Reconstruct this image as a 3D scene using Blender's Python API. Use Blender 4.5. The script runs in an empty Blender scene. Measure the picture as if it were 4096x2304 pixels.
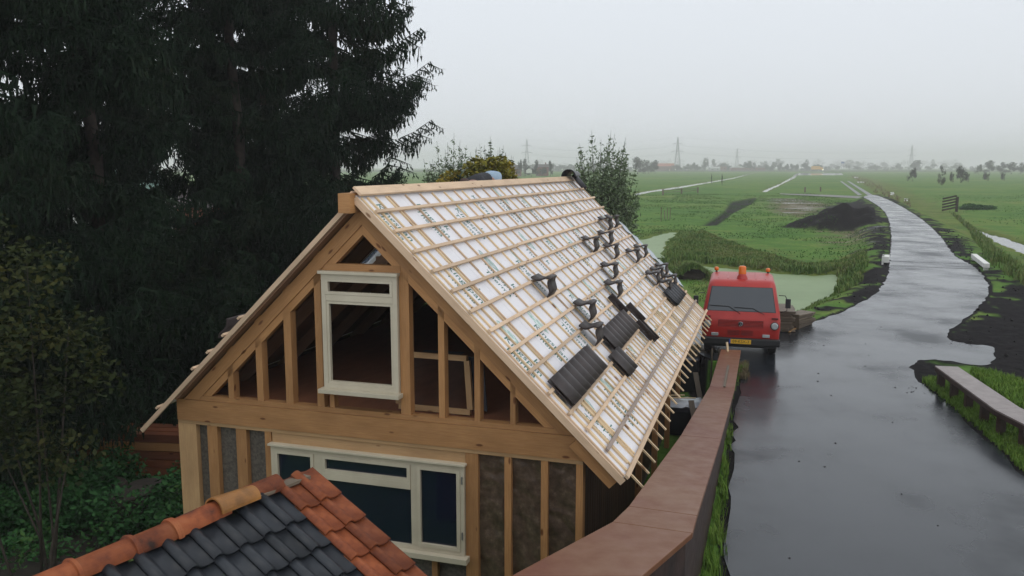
import bpy, bmesh, math, random
import numpy as np
from mathutils import Vector, Matrix
random.seed(7); rng = np.random.default_rng(7)
PI = math.pi
sc = bpy.context.scene
COL = sc.collection

# ------------------------------------------------------------------ camera, sky, sun, exposure
CAMZ = 4.9
F_PX = 3374.0; PITCH = math.atan(485/3374)
cam_d = bpy.data.cameras.new('camera'); cam = bpy.data.objects.new('camera', cam_d); COL.objects.link(cam)
cam_d.sensor_width = 36; cam_d.lens = 36*F_PX/4096; cam_d.clip_start = 0.1; cam_d.clip_end = 9000
cam.location = (0, 0, CAMZ); cam.rotation_euler = (PI/2-PITCH, 0, 0)
sc.camera = cam
SUN_EL, SUN_AZ = math.radians(55), math.radians(130)      # a high sun behind thick cloud, over the right shoulder
world = bpy.data.worlds.new('World'); sc.world = world; world.use_nodes = True
wn, wl = world.node_tree.nodes, world.node_tree.links; wn.clear()
w_out = wn.new('ShaderNodeOutputWorld'); w_bg = wn.new('ShaderNodeBackground')
w_sky = wn.new('ShaderNodeTexSky'); w_sky.sky_type = 'NISHITA'; w_sky.sun_disc = False
w_sky.sun_elevation = SUN_EL; w_sky.sun_rotation = SUN_AZ; w_sky.air_density = 1.0; w_sky.dust_density = 4.0
w_tc = wn.new('ShaderNodeTexCoord'); w_sep = wn.new('ShaderNodeSeparateXYZ'); w_rmp = wn.new('ShaderNodeValToRGB')
w_mix = wn.new('ShaderNodeMixRGB'); w_ns = wn.new('ShaderNodeTexNoise'); w_mp = wn.new('ShaderNodeMapping')
w_mp.inputs['Scale'].default_value = (1.0, 1.0, 3.0); w_ns.inputs['Scale'].default_value = 1.3; w_ns.inputs['Detail'].default_value = 3
w_add = wn.new('ShaderNodeMath'); w_add.operation = 'MULTIPLY_ADD'; w_add.inputs[1].default_value = 0.16
wl.new(w_tc.outputs['Generated'], w_sep.inputs[0]); wl.new(w_tc.outputs['Generated'], w_mp.inputs[0]); wl.new(w_mp.outputs[0], w_ns.inputs['Vector'])
wl.new(w_ns.outputs['Fac'], w_add.inputs[0]); wl.new(w_sep.outputs['Z'], w_add.inputs[2])
wl.new(w_add.outputs[0], w_rmp.inputs[0])
e = w_rmp.color_ramp.elements
e[0].position = 0.05; e[0].color = (8.1, 8.45, 9.0, 1)
e[1].position = 0.5; e[1].color = (9.1, 9.65, 10.3, 1)
w_mix.inputs[0].default_value = 0.93
wl.new(w_sky.outputs[0], w_mix.inputs[1]); wl.new(w_rmp.outputs[0], w_mix.inputs[2])
wl.new(w_mix.outputs[0], w_bg.inputs[0]); w_bg.inputs[1].default_value = 0.1
wl.new(w_bg.outputs[0], w_out.inputs[0])
sun_d = bpy.data.lights.new('sun', 'SUN'); sun_d.energy = 0.5; sun_d.angle = math.radians(40); sun_d.color = (1, 0.98, 0.95)
sun = bpy.data.objects.new('sun', sun_d); COL.objects.link(sun)
sun.rotation_euler = (PI/2-SUN_EL, 0, PI-SUN_AZ)
sc.view_settings.view_transform = 'Standard'; sc.view_settings.look = 'None'
sc.view_settings.exposure = 0.0; sc.view_settings.gamma = 1.0; sc.view_settings.use_curve_mapping = False
sc.cycles.volume_bounces = 2; sc.cycles.max_bounces = 8; sc.cycles.diffuse_bounces = 3; sc.cycles.transparent_max_bounces = 8

# ------------------------------------------------------------------ helpers
CP, SP = math.cos(PITCH), math.sin(PITCH)
def ray(x, y):                                             # x, y measured on the photograph, 2576 px wide
    X = (x*1.59006-2048)/F_PX; Y = -(y*1.59006-1152)/F_PX
    return np.array([X, CP+Y*SP, -SP+Y*CP])
def at(x, y, z=0.0):                                       # where that sight line meets the level z
    r = ray(x, y); t = (z-CAMZ)/r[2]
    return (r[0]*t, r[1]*t)
def far(x, y, dist):                                       # ... or the distance dist
    r = ray(x, y); t = dist/r[1]; return (r[0]*t, dist, CAMZ+r[2]*t)
AZ = math.atan2(1052, 3408.7)
HV = np.array([math.cos(AZ), -math.sin(AZ), 0.0]); HU = np.array([math.sin(AZ), math.cos(AZ), 0.0]); HZ = np.array([0, 0, 1.0])
def H(v, u, z): return HV*v+HU*u+HZ*z                      # the house's own axes: v across the gable, u along the ridge

class MB:
    def __init__(s): s.v = []; s.f = []; s.uv = []
    def face(s, idx, uv=None): s.f.append(idx); s.uv.append(uv or [(0, 0)]*len(idx))
    def add(s, vs, fs):
        n = len(s.v); s.v += [tuple(map(float, p)) for p in vs]
        for f in fs: s.face([i+n for i in f])
        return s
    def box(s, c, sx, sy, sz, X=(1, 0, 0), Y=(0, 1, 0), Z=(0, 0, 1)):
        c, X, Y, Z = map(lambda a: np.array(a, float), (c, X, Y, Z)); n = len(s.v)
        for k in (-1, 1):
            for j in (-1, 1):
                for i in (-1, 1): s.v.append(tuple(c+X*i*sx/2+Y*j*sy/2+Z*k*sz/2))
        dims = (sx, sy, sz); L = int(np.argmax(dims)); o = random.random()*50
        cs = [(i*sx/2, j*sy/2, k*sz/2) for k in (-1, 1) for j in (-1, 1) for i in (-1, 1)]
        for f in ((0, 2, 3, 1), (4, 5, 7, 6), (0, 1, 5, 4), (2, 6, 7, 3), (0, 4, 6, 2), (1, 3, 7, 5)):
            ax = [a for a in range(3) if len({round(cs[q][a], 6) for q in f}) > 1]
            if len(ax) < 2: ax = [0, 1]
            a, b = (ax[0], ax[1]) if ax[0] == L else (ax[1], ax[0]) if ax[1] == L else ax[:2]
            s.face([q+n for q in f], [(cs[q][a]+o, cs[q][b]+o*0.37) for q in f])
        return s
    def beam(s, p0, p1, w, h, up=(0, 0, 1)):               # a squared bar from p0 to p1; h is measured along up
        p0, p1, up = map(lambda a: np.array(a, float), (p0, p1, up)); Y = p1-p0; L = np.linalg.norm(Y); Y = Y/L
        X = np.cross(Y, up); X /= np.linalg.norm(X); Z = np.cross(X, Y)
        return s.box((p0+p1)/2, w, L, h, X, Y, Z)
    def tube(s, pts, r, seg=8, cap=True):
        pts = [np.array(p, float) for p in pts]; n0 = len(s.v); rs = r if isinstance(r, (list, tuple)) else [r]*len(pts)
        for i, p in enumerate(pts):
            t = pts[min(i+1, len(pts)-1)]-pts[max(i-1, 0)]; t = t/(np.linalg.norm(t)+1e-9)
            a = np.cross(t, (0.13, 0.21, 0.97)) if abs(t[2]) < 0.9 else np.cross(t, (1, 0.1, 0)); a /= np.linalg.norm(a); b = np.cross(t, a)
            for k in range(seg):
                q = 2*PI*k/seg; s.v.append(tuple(p+(a*math.cos(q)+b*math.sin(q))*rs[i]))
        for i in range(len(pts)-1):
            for k in range(seg):
                k2 = (k+1) % seg
                s.face([n0+i*seg+k, n0+i*seg+k2, n0+(i+1)*seg+k2, n0+(i+1)*seg+k], [(i*.3, k/seg), (i*.3, (k+1)/seg), (i*.3+.3, (k+1)/seg), (i*.3+.3, k/seg)])
        if cap: s.face([n0+k for k in range(seg)][::-1]); s.face([n0+(len(pts)-1)*seg+k for k in range(seg)])
        return s
    def prism(s, poly, off):                               # a closed polygon given extrusion off
        n = len(s.v); m = len(poly); off = np.array(off, float)
        s.v += [tuple(map(float, p)) for p in poly]+[tuple(np.array(p, float)+off) for p in poly]
        P = np.array([np.array(p, float) for p in poly]); d = P[np.argmax(np.linalg.norm(P-P[0], axis=1))]-P[0]; d /= np.linalg.norm(d)
        e2 = np.cross(off, d); e2 /= (np.linalg.norm(e2)+1e-9); uv = [(float(p@d), float(p@e2)) for p in P]
        s.face(list(range(n, n+m)), uv); s.face(list(range(n+m, n+2*m))[::-1], uv[::-1])
        for i in range(m):
            j = (i+1) % m; s.face([n+i, n+m+i, n+m+j, n+j], [uv[i], (uv[i][0], uv[i][1]+.1), (uv[j][0], uv[j][1]+.1), uv[j]])
        return s
    def grid(s, P, closed=False):                          # rows of points
        n = len(s.v); R = len(P); Cn = len(P[0])
        for row in P: s.v += [tuple(map(float, p)) for p in row]
        for i in range(R-1):
            for j in range(Cn if closed else Cn-1):
                j2 = (j+1) % Cn; s.face([n+i*Cn+j, n+i*Cn+j2, n+(i+1)*Cn+j2, n+(i+1)*Cn+j], [(i*.1, j*.1), (i*.1, j*.1+.1), (i*.1+.1, j*.1+.1), (i*.1+.1, j*.1)])
        return s
    def mesh(s, name, inv=None, smooth=False, fix=True):
        me = bpy.data.meshes.new(name); vs = s.v if inv is None else [inv @ Vector(p) for p in s.v]
        me.from_pydata(vs, [], s.f)
        uvl = me.uv_layers.new(name='UVMap'); flat = [c for f in s.uv for q in f for c in q]
        if len(flat) == 2*len(me.loops): uvl.data.foreach_set('uv', flat)
        if fix:
            bm = bmesh.new(); bm.from_mesh(me); bmesh.ops.recalc_face_normals(bm, faces=bm.faces); bm.to_mesh(me); bm.free()
        if smooth: me.polygons.foreach_set('use_smooth', [True]*len(me.polygons))
        me.update(); return me
def W(o):
    m = Matrix.LocRotScale(o.location, o.rotation_euler, o.scale)
    return W(o.parent) @ m if o.parent else m
def obj(name, mb, m, parent=None, smooth=False, label=None, bevel=0, **kw):  # mesh given in world coordinates, stored in the parent's
    me = mb.mesh(name, W(parent).inverted() if parent else None, smooth) if isinstance(mb, MB) else mb
    o = bpy.data.objects.new(name, me); COL.objects.link(o)
    if m and not me.materials: me.materials.append(m)
    if parent: o.parent = parent
    if label: o['label'] = label
    if bevel:
        b = o.modifiers.new('bevel', 'BEVEL'); b.width = bevel; b.segments = 2; b.limit_method = 'ANGLE'
    for k, q in kw.items(): o[k] = q
    return o
def thing(name, label, cat, loc=(0, 0, 0), rz=0, group=None):
    o = bpy.data.objects.new(name, None); COL.objects.link(o); o.location = loc; o.rotation_euler = (0, 0, rz)
    o.empty_display_size = 0.2; tag(o, label, cat, group); return o
def tag(o, label, cat, group=None):
    o['kind'] = 'thing'
    o['label'] = label; o['category'] = cat
    if group: o['group'] = group
    return o
def kind(o, k): o['kind'] = k; return o
def copy_tree(o, parent=None):
    c = o.copy(); COL.objects.link(c); c.parent = parent
    for ch in list(o.children): copy_tree(ch, c)
    return c
def raw_mesh(name, V, Fq, m, smooth=False):                # V (n,3), Fq (m,k) numpy
    me = bpy.data.meshes.new(name); k = Fq.shape[1]; me.vertices.add(len(V)); me.vertices.foreach_set('co', V.astype(np.float32).ravel())
    me.loops.add(Fq.size); me.loops.foreach_set('vertex_index', Fq.astype(np.int32).ravel())
    me.polygons.add(len(Fq)); me.polygons.foreach_set('loop_start', np.arange(0, Fq.size, k, dtype=np.int32))
    try: me.polygons.foreach_set('loop_total', np.full(len(Fq), k, dtype=np.int32))
    except Exception: pass
    if smooth: me.polygons.foreach_set('use_smooth', np.ones(len(Fq), bool))
    me.update(); me.validate(); 
    if m: me.materials.append(m)
    return me
def mesh_xy(me):
    a = np.empty(len(me.vertices)*3, np.float32); me.vertices.foreach_get('co', a); return a.reshape(-1, 3)
_lat = rng.random((256, 256))
def vnoise(x, y, s=1.0, oct=1):
    out = 0; amp = 1; tot = 0
    for o in range(oct):
        X = x/s*2**o+17.3*o; Y = y/s*2**o+5.1*o; xi = np.floor(X).astype(int); yi = np.floor(Y).astype(int); fx = X-xi; fy = Y-yi
        fx = fx*fx*(3-2*fx); fy = fy*fy*(3-2*fy); g = lambda a, b: _lat[a % 256, b % 256]
        out = out+amp*((g(xi, yi)*(1-fx)+g(xi+1, yi)*fx)*(1-fy)+(g(xi, yi+1)*(1-fx)+g(xi+1, yi+1)*fx)*fy); tot += amp; amp *= .5
    return out/tot

# ------------------------------------------------------------------ materials
def M(name, col, rough=0.6, spec=0.5, metal=0.0):
    m = bpy.data.materials.new(name); m.use_nodes = True; b = m.node_tree.nodes['Principled BSDF']
    b.inputs['Base Color'].default_value = (*col, 1); b.inputs['Roughness'].default_value = rough
    b.inputs['Specular IOR Level'].default_value = spec; b.inputs['Metallic'].default_value = metal
    return m
def N(m, t, **kw):
    n = m.node_tree.nodes.new(t)
    for k, q in kw.items():
        if k in n.inputs: n.inputs[k].default_value = q
        else: setattr(n, k, q)
    return n
def ramp(m, src, stops):
    r = N(m, 'ShaderNodeValToRGB'); e = r.color_ramp.elements
    e[0].position, e[0].color = stops[0][0], (*stops[0][1], 1); e[1].position, e[1].color = stops[-1][0], (*stops[-1][1], 1)
    for p, c in stops[1:-1]: q = e.new(p); q.color = (*c, 1)
    m.node_tree.links.new(src, r.inputs[0]); return r.outputs[0]
def link(m, a, b): m.node_tree.links.new(a, b)
def mixc(m, fac, a, b, mode='MIX'):
    n = N(m, 'ShaderNodeMixRGB'); n.blend_type = mode
    for s, q in ((0, fac), (1, a), (2, b)):
        if hasattr(q, 'links') or hasattr(q, 'is_linked'): link(m, q, n.inputs[s])
        elif isinstance(q, tuple): n.inputs[s].default_value = (*q, 1)
        else: n.inputs[s].default_value = q
    return n.outputs[0]
def mth(m, op, a, b=0.0, c=None):
    n = N(m, 'ShaderNodeMath'); n.operation = op
    for i, q in enumerate((a, b, c)):
        if q is None: continue
        if hasattr(q, 'is_linked'): link(m, q, n.inputs[i])
        else: n.inputs[i].default_value = q
    return n.outputs[0]
def coords(m, which='Object', scale=(1, 1, 1)):
    t = N(m, 'ShaderNodeTexCoord') if which != 'World' else N(m, 'ShaderNodeNewGeometry'); mp = N(m, 'ShaderNodeMapping'); mp.inputs['Scale'].default_value = scale
    link(m, t.outputs[which if which != 'World' else 'Position'], mp.inputs[0]); return mp.outputs[0]
def noise(m, co, scale, detail=3, rough=0.55, out='Fac'):
    n = N(m, 'ShaderNodeTexNoise'); n.inputs['Scale'].default_value = scale; n.inputs['Detail'].default_value = detail; n.inputs['Roughness'].default_value = rough
    link(m, co, n.inputs['Vector']); return n.outputs[out]
def bump(m, h, strength=0.3, dist=0.02):
    b = N(m, 'ShaderNodeBump'); b.inputs['Strength'].default_value = strength; b.inputs['Distance'].default_value = dist
    link(m, h, b.inputs['Height']); link(m, b.outputs[0], BS(m).inputs['Normal'])
def BS(m): return m.node_tree.nodes['Principled BSDF']
def vary(name, stops, scale=5, rough=(0.5, 0.8), which='Object', bmp=0.3, bd=0.01, spec=0.4, detail=5, rand=0.25):
    m = M(name, (0.5, 0.5, 0.5), spec=spec); co = coords(m, which); n = noise(m, co, scale, detail)
    c = ramp(m, n, stops); oi = N(m, 'ShaderNodeObjectInfo')
    v = mth(m, 'MULTIPLY_ADD', oi.outputs['Random'], rand*2, 1-rand)
    c = mixc(m, 1.0, c, v, 'MULTIPLY')
    link(m, c, BS(m).inputs['Base Color'])
    r = mth(m, 'MULTIPLY_ADD', noise(m, co, scale*2.3, 3), rough[1]-rough[0], rough[0]); link(m, r, BS(m).inputs['Roughness'])
    if bmp: bump(m, noise(m, co, scale*5, 4), bmp, bd)
    return m
def wood(name, c1, c2, knots=True, rough=0.65, rand=0.18, wet=0.0):
    m = M(name, c1, rough, spec=0.35); tc = N(m, 'ShaderNodeTexCoord'); mp = N(m, 'ShaderNodeMapping'); mp.inputs['Scale'].default_value = (1.2, 22, 1)
    link(m, tc.outputs['UV'], mp.inputs[0]); g = noise(m, mp.outputs[0], 3, 5, 0.65)
    mp2 = N(m, 'ShaderNodeMapping'); mp2.inputs['Scale'].default_value = (0.9, 2.5, 1); link(m, tc.outputs['UV'], mp2.inputs[0]); big = noise(m, mp2.outputs[0], 2, 3)
    c = mixc(m, ramp(m, g, [(0.3, (0, 0, 0)), (0.72, (1, 1, 1))]), c1, c2)
    c = mixc(m, ramp(m, big, [(0.35, (0, 0, 0)), (0.75, (.55, .55, .55))]), c, tuple(x*0.62 for x in c2))
    if knots:
        mp3 = N(m, 'ShaderNodeMapping'); mp3.inputs['Scale'].default_value = (1.6, 4.5, 1); link(m, tc.outputs['UV'], mp3.inputs[0])
        vo = N(m, 'ShaderNodeTexVoronoi'); vo.inputs['Scale'].default_value = 1.5; link(m, mp3.outputs[0], vo.inputs['Vector'])
        k = ramp(m, vo.outputs['Distance'], [(0.0, (1, 1, 1)), (0.085, (.9, .9, .9)), (0.14, (0, 0, 0))])
        c = mixc(m, k, c, (c2[0]*0.35, c2[1]*0.25, c2[2]*0.2))
    oi = N(m, 'ShaderNodeObjectInfo'); v = mth(m, 'MULTIPLY_ADD', oi.outputs['Random'], rand*2, 1-rand); c = mixc(m, 1.0, c, v, 'MULTIPLY')
    link(m, c, BS(m).inputs['Base Color']); bump(m, g, 0.25, 0.004)
    return m
MT = {}
MT['timber'] = wood('timber', (.50, .265, .105), (.37, .175, .064))
MT['timber_pale'] = wood('timber_pale', (.52, .335, .165), (.43, .25, .115))
MT['batten'] = wood('batten', (.70, .51, .345), (.60, .42, .27), rand=.16)
MT['batten_new'] = wood('batten_new', (.80, .62, .39), (.70, .50, .29), rand=.12)
MT['batten_grey'] = wood('batten_grey', (.36, .28, .23), (.26, .20, .165), rand=.1)
MT['cladding'] = wood('cladding', (.085, .045, .022), (.05, .026, .013), rand=.3)
MT['floorboard'] = wood('floorboard', (.36, .15, .075), (.26, .10, .05), knots=False)
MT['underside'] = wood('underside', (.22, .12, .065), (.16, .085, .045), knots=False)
MT['plank_pile'] = wood('plank_pile', (.25, .085, .035), (.15, .045, .018), rand=.3)
MT['old_board'] = wood('old_board', (.19, .15, .105), (.11, .085, .06), rand=.3)
MT['frame'] = vary('cream_paint', [(.3, (.48, .425, .315)), (.7, (.57, .51, .385))], 3, (.35, .5), bmp=.05, rand=.03)
MT['white_paint'] = vary('white_paint', [(.3, (.62, .61, .56)), (.7, (.78, .77, .72))], 3, (.4, .6), bmp=.05, rand=.04)
MT['panel'] = vary('insulation_panel', [(.3, (.71, .685, .705)), (.7, (.80, .775, .79))], 2.5, (.35, .55), bmp=.15, bd=.006, rand=.025)
MT['panel_edge'] = M('panel_edge', (.55, .45, .28), .8)
MT['print_green'] = M('print_green', (.045, .155, .12), .6)
MT['print_pale'] = vary('print_pale', [(.35, (.22, .36, .31)), (.65, (.62, .68, .66))], 14, (.5, .6), bmp=0, rand=.15)
MT['tile'] = vary('brown_tile', [(.3, (.026, .0185, .017)), (.7, (.046, .033, .030))], 7, (.42, .62), bmp=.25, bd=.003, rand=.22)
MT['tile_black'] = vary('black_tile', [(.3, (.014, .014, .017)), (.7, (.024, .024, .028))], 7, (.3, .5), bmp=.2, rand=.2)
MT['foil'] = M('plastic_foil', (.55, .60, .66), .22); BS(MT['foil']).inputs['Alpha'].default_value = .8
MT['glass_dark'] = M('dark_glass', (.004, .009, .022), .06)
MT['blue_sheet'] = M('blue_sheet', (.012, .03, .08), .4)
MT['clear_glass'] = M('clear_glass', (.02, .018, .018), .05); BS(MT['clear_glass']).inputs['Alpha'].default_value = .1; BS(MT['clear_glass']).inputs['Specular IOR Level'].default_value = .2
MT['backing'] = vary('fibre_backing', [(.35, (.075, .064, .052)), (.65, (.14, .12, .097))], 30, (.7, .9), bmp=.4, bd=.004, rand=.08)
def mat_wool():
    m = M('wrapped_wool', (.1, .07, .05), .25); co = coords(m, 'Object')
    n = noise(m, co, 9, 6, .7); c = ramp(m, n, [(.3, (.045, .03, .02)), (.55, (.11, .075, .05)), (.75, (.2, .15, .11))]); link(m, c, BS(m).inputs['Base Color'])
    w = N(m, 'ShaderNodeTexWave'); w.wave_type = 'BANDS'; w.bands_direction = 'DIAGONAL'; w.inputs['Scale'].default_value = 1.2; w.inputs['Distortion'].default_value = 14; w.inputs['Detail'].default_value = 3; link(m, co, w.inputs['Vector'])
    bump(m, w.outputs['Fac'], .5, .03); BS(m).inputs['Roughness'].default_value = .3; return m
MT['wool'] = mat_wool()
MT['steel_post'] = M('dark_steel', (.03, .03, .032), .5)
def mat_cap():
    m = M('coated_board', (.1, .05, .04), .3, .32); co = coords(m, 'World')
    n = noise(m, co, .9, 5, .6); n2 = noise(m, co, 5, 4); c = ramp(m, n, [(.3, (.14, .036, .012)), (.5, (.165, .062, .023)), (.72, (.19, .088, .040))])
    c = mixc(m, ramp(m, n2, [(.45, (0, 0, 0)), (.85, (.35, .35, .35))]), c, (.11, .03, .014)); link(m, c, BS(m).inputs['Base Color'])
    r = mth(m, 'MULTIPLY_ADD', n2, .35, .22); link(m, r, BS(m).inputs['Roughness']); bump(m, noise(m, co, 60, 2), .08, .003); return m
MT['cap'] = mat_cap()
MT['cap_grey'] = vary('wet_grey_board', [(.3, (.17, .135, .12)), (.7, (.26, .215, .20))], 4, (.25, .5), 'World', bmp=.1, rand=.02)
MT['wall_brown'] = vary('brown_wall_board', [(.3, (.022, .012, .010)), (.7, (.05, .024, .018))], 4, (.4, .7), 'World', rand=.05)
MT['red_clay'] = vary('red_clay', [(.28, (.04, .020, .014)), (.42, (.17, .045, .018)), (.55, (.25, .070, .025)), (.78, (.30, .105, .042))], 6, (.5, .75), bmp=.4, bd=.004, rand=.32, spec=.22)
MT['orange_clay'] = vary('orange_clay', [(.3, (.17, .075, .02)), (.6, (.33, .14, .032))], 6, (.4, .6), bmp=.3, rand=.02)
def mat_glazed():
    m = M('glazed_slate_grey', (.03, .035, .04), .35, .35); co = coords(m, 'World'); oi = N(m, 'ShaderNodeObjectInfo')
    n = noise(m, co, 6, 5); c = ramp(m, n, [(.3, (.010, .0115, .014)), (.55, (.019, .022, .027)), (.8, (.034, .036, .038))])
    mo = ramp(m, noise(m, co, 15, 5, .7), [(.67, (0, 0, 0)), (.73, (1, 1, 1))]); c = mixc(m, mo, c, (.05, .075, .03))
    v = mth(m, 'MULTIPLY_ADD', oi.outputs['Random'], .5, .75); c = mixc(m, 1.0, c, v, 'MULTIPLY')
    link(m, c, BS(m).inputs['Base Color']); link(m, mth(m, 'MULTIPLY_ADD', n, .3, .25), BS(m).inputs['Roughness']); bump(m, noise(m, co, 40, 4), .25, .004); return m
MT['glazed'] = mat_glazed()
MT['moss'] = vary('moss', [(.3, (.03, .06, .01)), (.7, (.09, .13, .03))], 20, (.8, .9), bmp=.5)
MT['red_paint'] = vary('red_van_paint', [(.3, (.36, .022, .018)), (.7, (.43, .03, .022))], 2, (.28, .42), bmp=.0, rand=0)
MT['dark_red'] = M('recessed_red', (.10, .009, .008), .5)
MT['black_plastic'] = M('black_plastic', (.012, .012, .013), .5)
MT['rubber'] = M('rubber', (.012, .012, .012), .8)
MT['chrome'] = M('chrome', (.5, .5, .5), .2, metal=1)
MT['lens'] = M('lamp_lens', (.42, .44, .44), .12, metal=.3)
MT['amber'] = M('amber_lens', (.75, .16, .01), .2)
MT['plate'] = M('yellow_plate', (.72, .40, .02), .5)
MT['plate_blue'] = M('blue_strip', (.02, .06, .35), .5)
MT['ink'] = M('black_ink', (.01, .01, .01), .6)
def mat_windscreen():
    m = M('windscreen', (.05, .06, .07), .08, .6); return m
MT['windscreen'] = mat_windscreen(); BS(MT['windscreen']).inputs['Base Color'].default_value = (.055, .062, .07, 1)
def mat_leaf(name, stops, sc_=0.8, tr=.0, rand=.15):
    m = M(name, (.1, .1, .1), .6, .25); co = coords(m, 'World'); n = noise(m, co, sc_, 5, .7); n2 = noise(m, co, sc_*13, 2)
    f = mth(m, 'MULTIPLY_ADD', n2, .45, mth(m, 'MULTIPLY_ADD', n, .8, -.12)); c = ramp(m, f, stops); oi = N(m, 'ShaderNodeObjectInfo')
    c = mixc(m, 1.0, c, mth(m, 'MULTIPLY_ADD', oi.outputs['Random'], rand*2, 1-rand), 'MULTIPLY'); link(m, c, BS(m).inputs['Base Color']); BS(m).inputs['Specular IOR Level'].default_value = .08; return m
MT['needle'] = mat_leaf('spruce_needles', [(.3, (.006, .014, .008)), (.55, (.012, .026, .012)), (.8, (.028, .027, .013))], .5)
MT['bark'] = vary('bark', [(.3, (.02, .015, .012)), (.7, (.05, .038, .028))], 10, (.8, .95), bmp=.6)
MT['leaf_birch'] = mat_leaf('birch_leaves', [(.3, (.010, .018, .006)), (.55, (.026, .034, .010)), (.8, (.085, .075, .02))], 1.2)
MT['leaf_under'] = mat_leaf('undergrowth_leaves', [(.3, (.015, .05, .018)), (.55, (.035, .10, .03)), (.8, (.10, .15, .03))], 1.0)
MT['leaf_yellow'] = mat_leaf('autumn_leaves', [(.3, (.13, .16, .035)), (.5, (.32, .27, .04)), (.65, (.52, .35, .05)), (.8, (.40, .16, .04))], .9)
MT['leaf_lime'] = mat_leaf('lime_leaves', [(.3, (.07, .10, .01)), (.8, (.22, .21, .02))], 1)
MT['leaf_willow'] = mat_leaf('willow_leaves', [(.3, (.10, .14, .075)), (.55, (.14, .185, .10)), (.8, (.19, .21, .12))], .6)
MT['leaf_far'] = mat_leaf('far_leaves', [(.3, (.022, .028, .018)), (.8, (.045, .045, .03))], .2, rand=.35)
MT['grass_long'] = mat_leaf('long_grass', [(.3, (.07, .15, .02)), (.55, (.13, .22, .035)), (.8, (.20, .24, .055))], 1.2)
MT['grass_field'] = mat_leaf('field_grass', [(.3, (.05, .125, .028)), (.6, (.08, .16, .035)), (.8, (.13, .16, .045))], .35)
MT['grass_olive'] = mat_leaf('olive_weeds', [(.3, (.06, .13, .03)), (.5, (.13, .20, .05)), (.62, (.20, .21, .075)), (.75, (.20, .13, .075))], .5)
MT['straw'] = mat_leaf('dead_straw', [(.3, (.10, .075, .04)), (.8, (.26, .21, .12))], 2)
MT['reed_black'] = vary('dark_crate', [(.3, (.008, .009, .014)), (.7, (.018, .019, .027))], 6, (.35, .6), rand=.1)
MT['skin'] = M('skin', (.35, .19, .14), .6)
MT['jeans'] = vary('pale_blue_cloth', [(.3, (.26, .36, .46)), (.7, (.36, .46, .56))], 5, (.7, .85), rand=0)
MT['black_cloth'] = vary('black_cloth', [(.3, (.012, .012, .016)), (.7, (.025, .025, .03))], 8, (.7, .9), rand=0)
MT['hair'] = M('brown_hair', (.045, .022, .015), .7)
MT['brick'] = vary('far_brick', [(.3, (.16, .06, .045)), (.7, (.24, .09, .06))], 3, (.7, .9))
MT['roof_dark'] = vary('far_dark_roof', [(.3, (.06, .05, .05)), (.7, (.10, .08, .075))], 2, (.6, .9))
MT['roof_red'] = vary('far_red_roof', [(.3, (.25, .08, .05)), (.7, (.35, .11, .07))], 2, (.6, .9))
MT['render'] = vary('pale_render', [(.3, (.45, .45, .43)), (.7, (.6, .6, .58))], 2, (.7, .9))
MT['steel'] = M('galvanised_steel', (.13, .14, .145), .5, metal=.3)
MT['truck_yellow'] = M('truck_yellow', (.75, .42, .05), .5)
MT['sign_blue'] = M('sign_blue', (.03, .08, .30), .5)
def emit(name, col, s):
    m = M(name, col); BS(m).inputs['Emission Color'].default_value = (*col, 1); BS(m).inputs['Emission Strength'].default_value = s; return m
MT['headlight'] = emit('lit_headlight', (1, .95, .8), 12)

# ------------------------------------------------------------------ ground polygons (plan view)
def poly(pts, z=0.0): return np.array([at(x, y, z) for x, y in pts])
def r8(x, y): return (1509.4+.4141*x, 440.3+.4141*y)
def r4(x, y): return (1572+.3897*x, 345.9+.3897*y)
def r7(x, y): return ((3500+.3106*x)/1.59, (700+.3106*y)/1.59)
def rB(x, y): return (1886.8+.4358*x, 817.6+.4358*y)
WZ = -.86
# cap line of the long parapet: left edge, right edge and height of the top
CAPS = []
for (lx, ly), (rx, ry), h in (((5.09, 20.12), (5.55, 20.03), 4.4), ((4.0, 16.61), (4.47, 16.47), 4.4), ((2.8, 13.49), (3.41, 13.28), 3.95),
                              ((1.53, 10.53), (2.36, 10.23), 3.46), ((1.26, 10.04), (2.19, 9.71), 3.38), ((-0.02, 8.62), (1.41, 8.62), 3.25), ((-1.35, 7.15), (.45, 7.15), 3.1)):
    k = h/4.4; CAPS.append((np.array([lx*k, ly*k, CAMZ-h]), np.array([rx*k, ry*k, CAMZ-h])))
wallmid = [tuple(((a+b)/2)[:2]) for a, b in CAPS]
# road: left edge then right edge; the near part also runs on behind the camera
RL = [at(1825, 1449), at(1835, 1200), at(1850, 1060), at(1868, 950), at(1868, 905), (4.75, 21.2), (4.7, 28.2), (7.6, 27.2)]
RL += [at(1945, 838)] if False else []
RLf = [at(2000, 830), at(2060, 806), at(2130, 780), at(2180, 755), at(2215, 728), at(2234, 695), at(2240, 640), at(2243, 590), at(2236, 550), at(2222, 527), at(2190, 505), at(2166, 494)]
RRf = [at(2200, 489), at(2230, 500), at(2275, 523), at(2320, 552), at(2358, 585), at(2382, 617), at(2400, 643), at(2425, 657), at(2449, 669), at(2470, 689), at(2486, 715), at(2487, 738), at(2474, 763), at(2440, 792), at(2400, 822), at(2376, 842)]
SPUR = [at(2392, 857), at(2437, 866), at(2490, 868), at(2506, 880), at(2502, 905), at(2480, 920), at(2440, 917), at(2385, 906), at(2330, 904), at(2296, 910), at(2291, 926), at(2310, 955), at(2331, 975), at(2401, 1035), at(2471, 1096), at(2576, 1195)]
road_poly = np.array([(2.3, 8.0), (2.0, -4)][::-1][1:] + RL[:1] + RL[1:] + RLf + RRf + SPUR + [(7.6, 9.5), (7.6, -4), (2.0, -4)])
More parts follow.
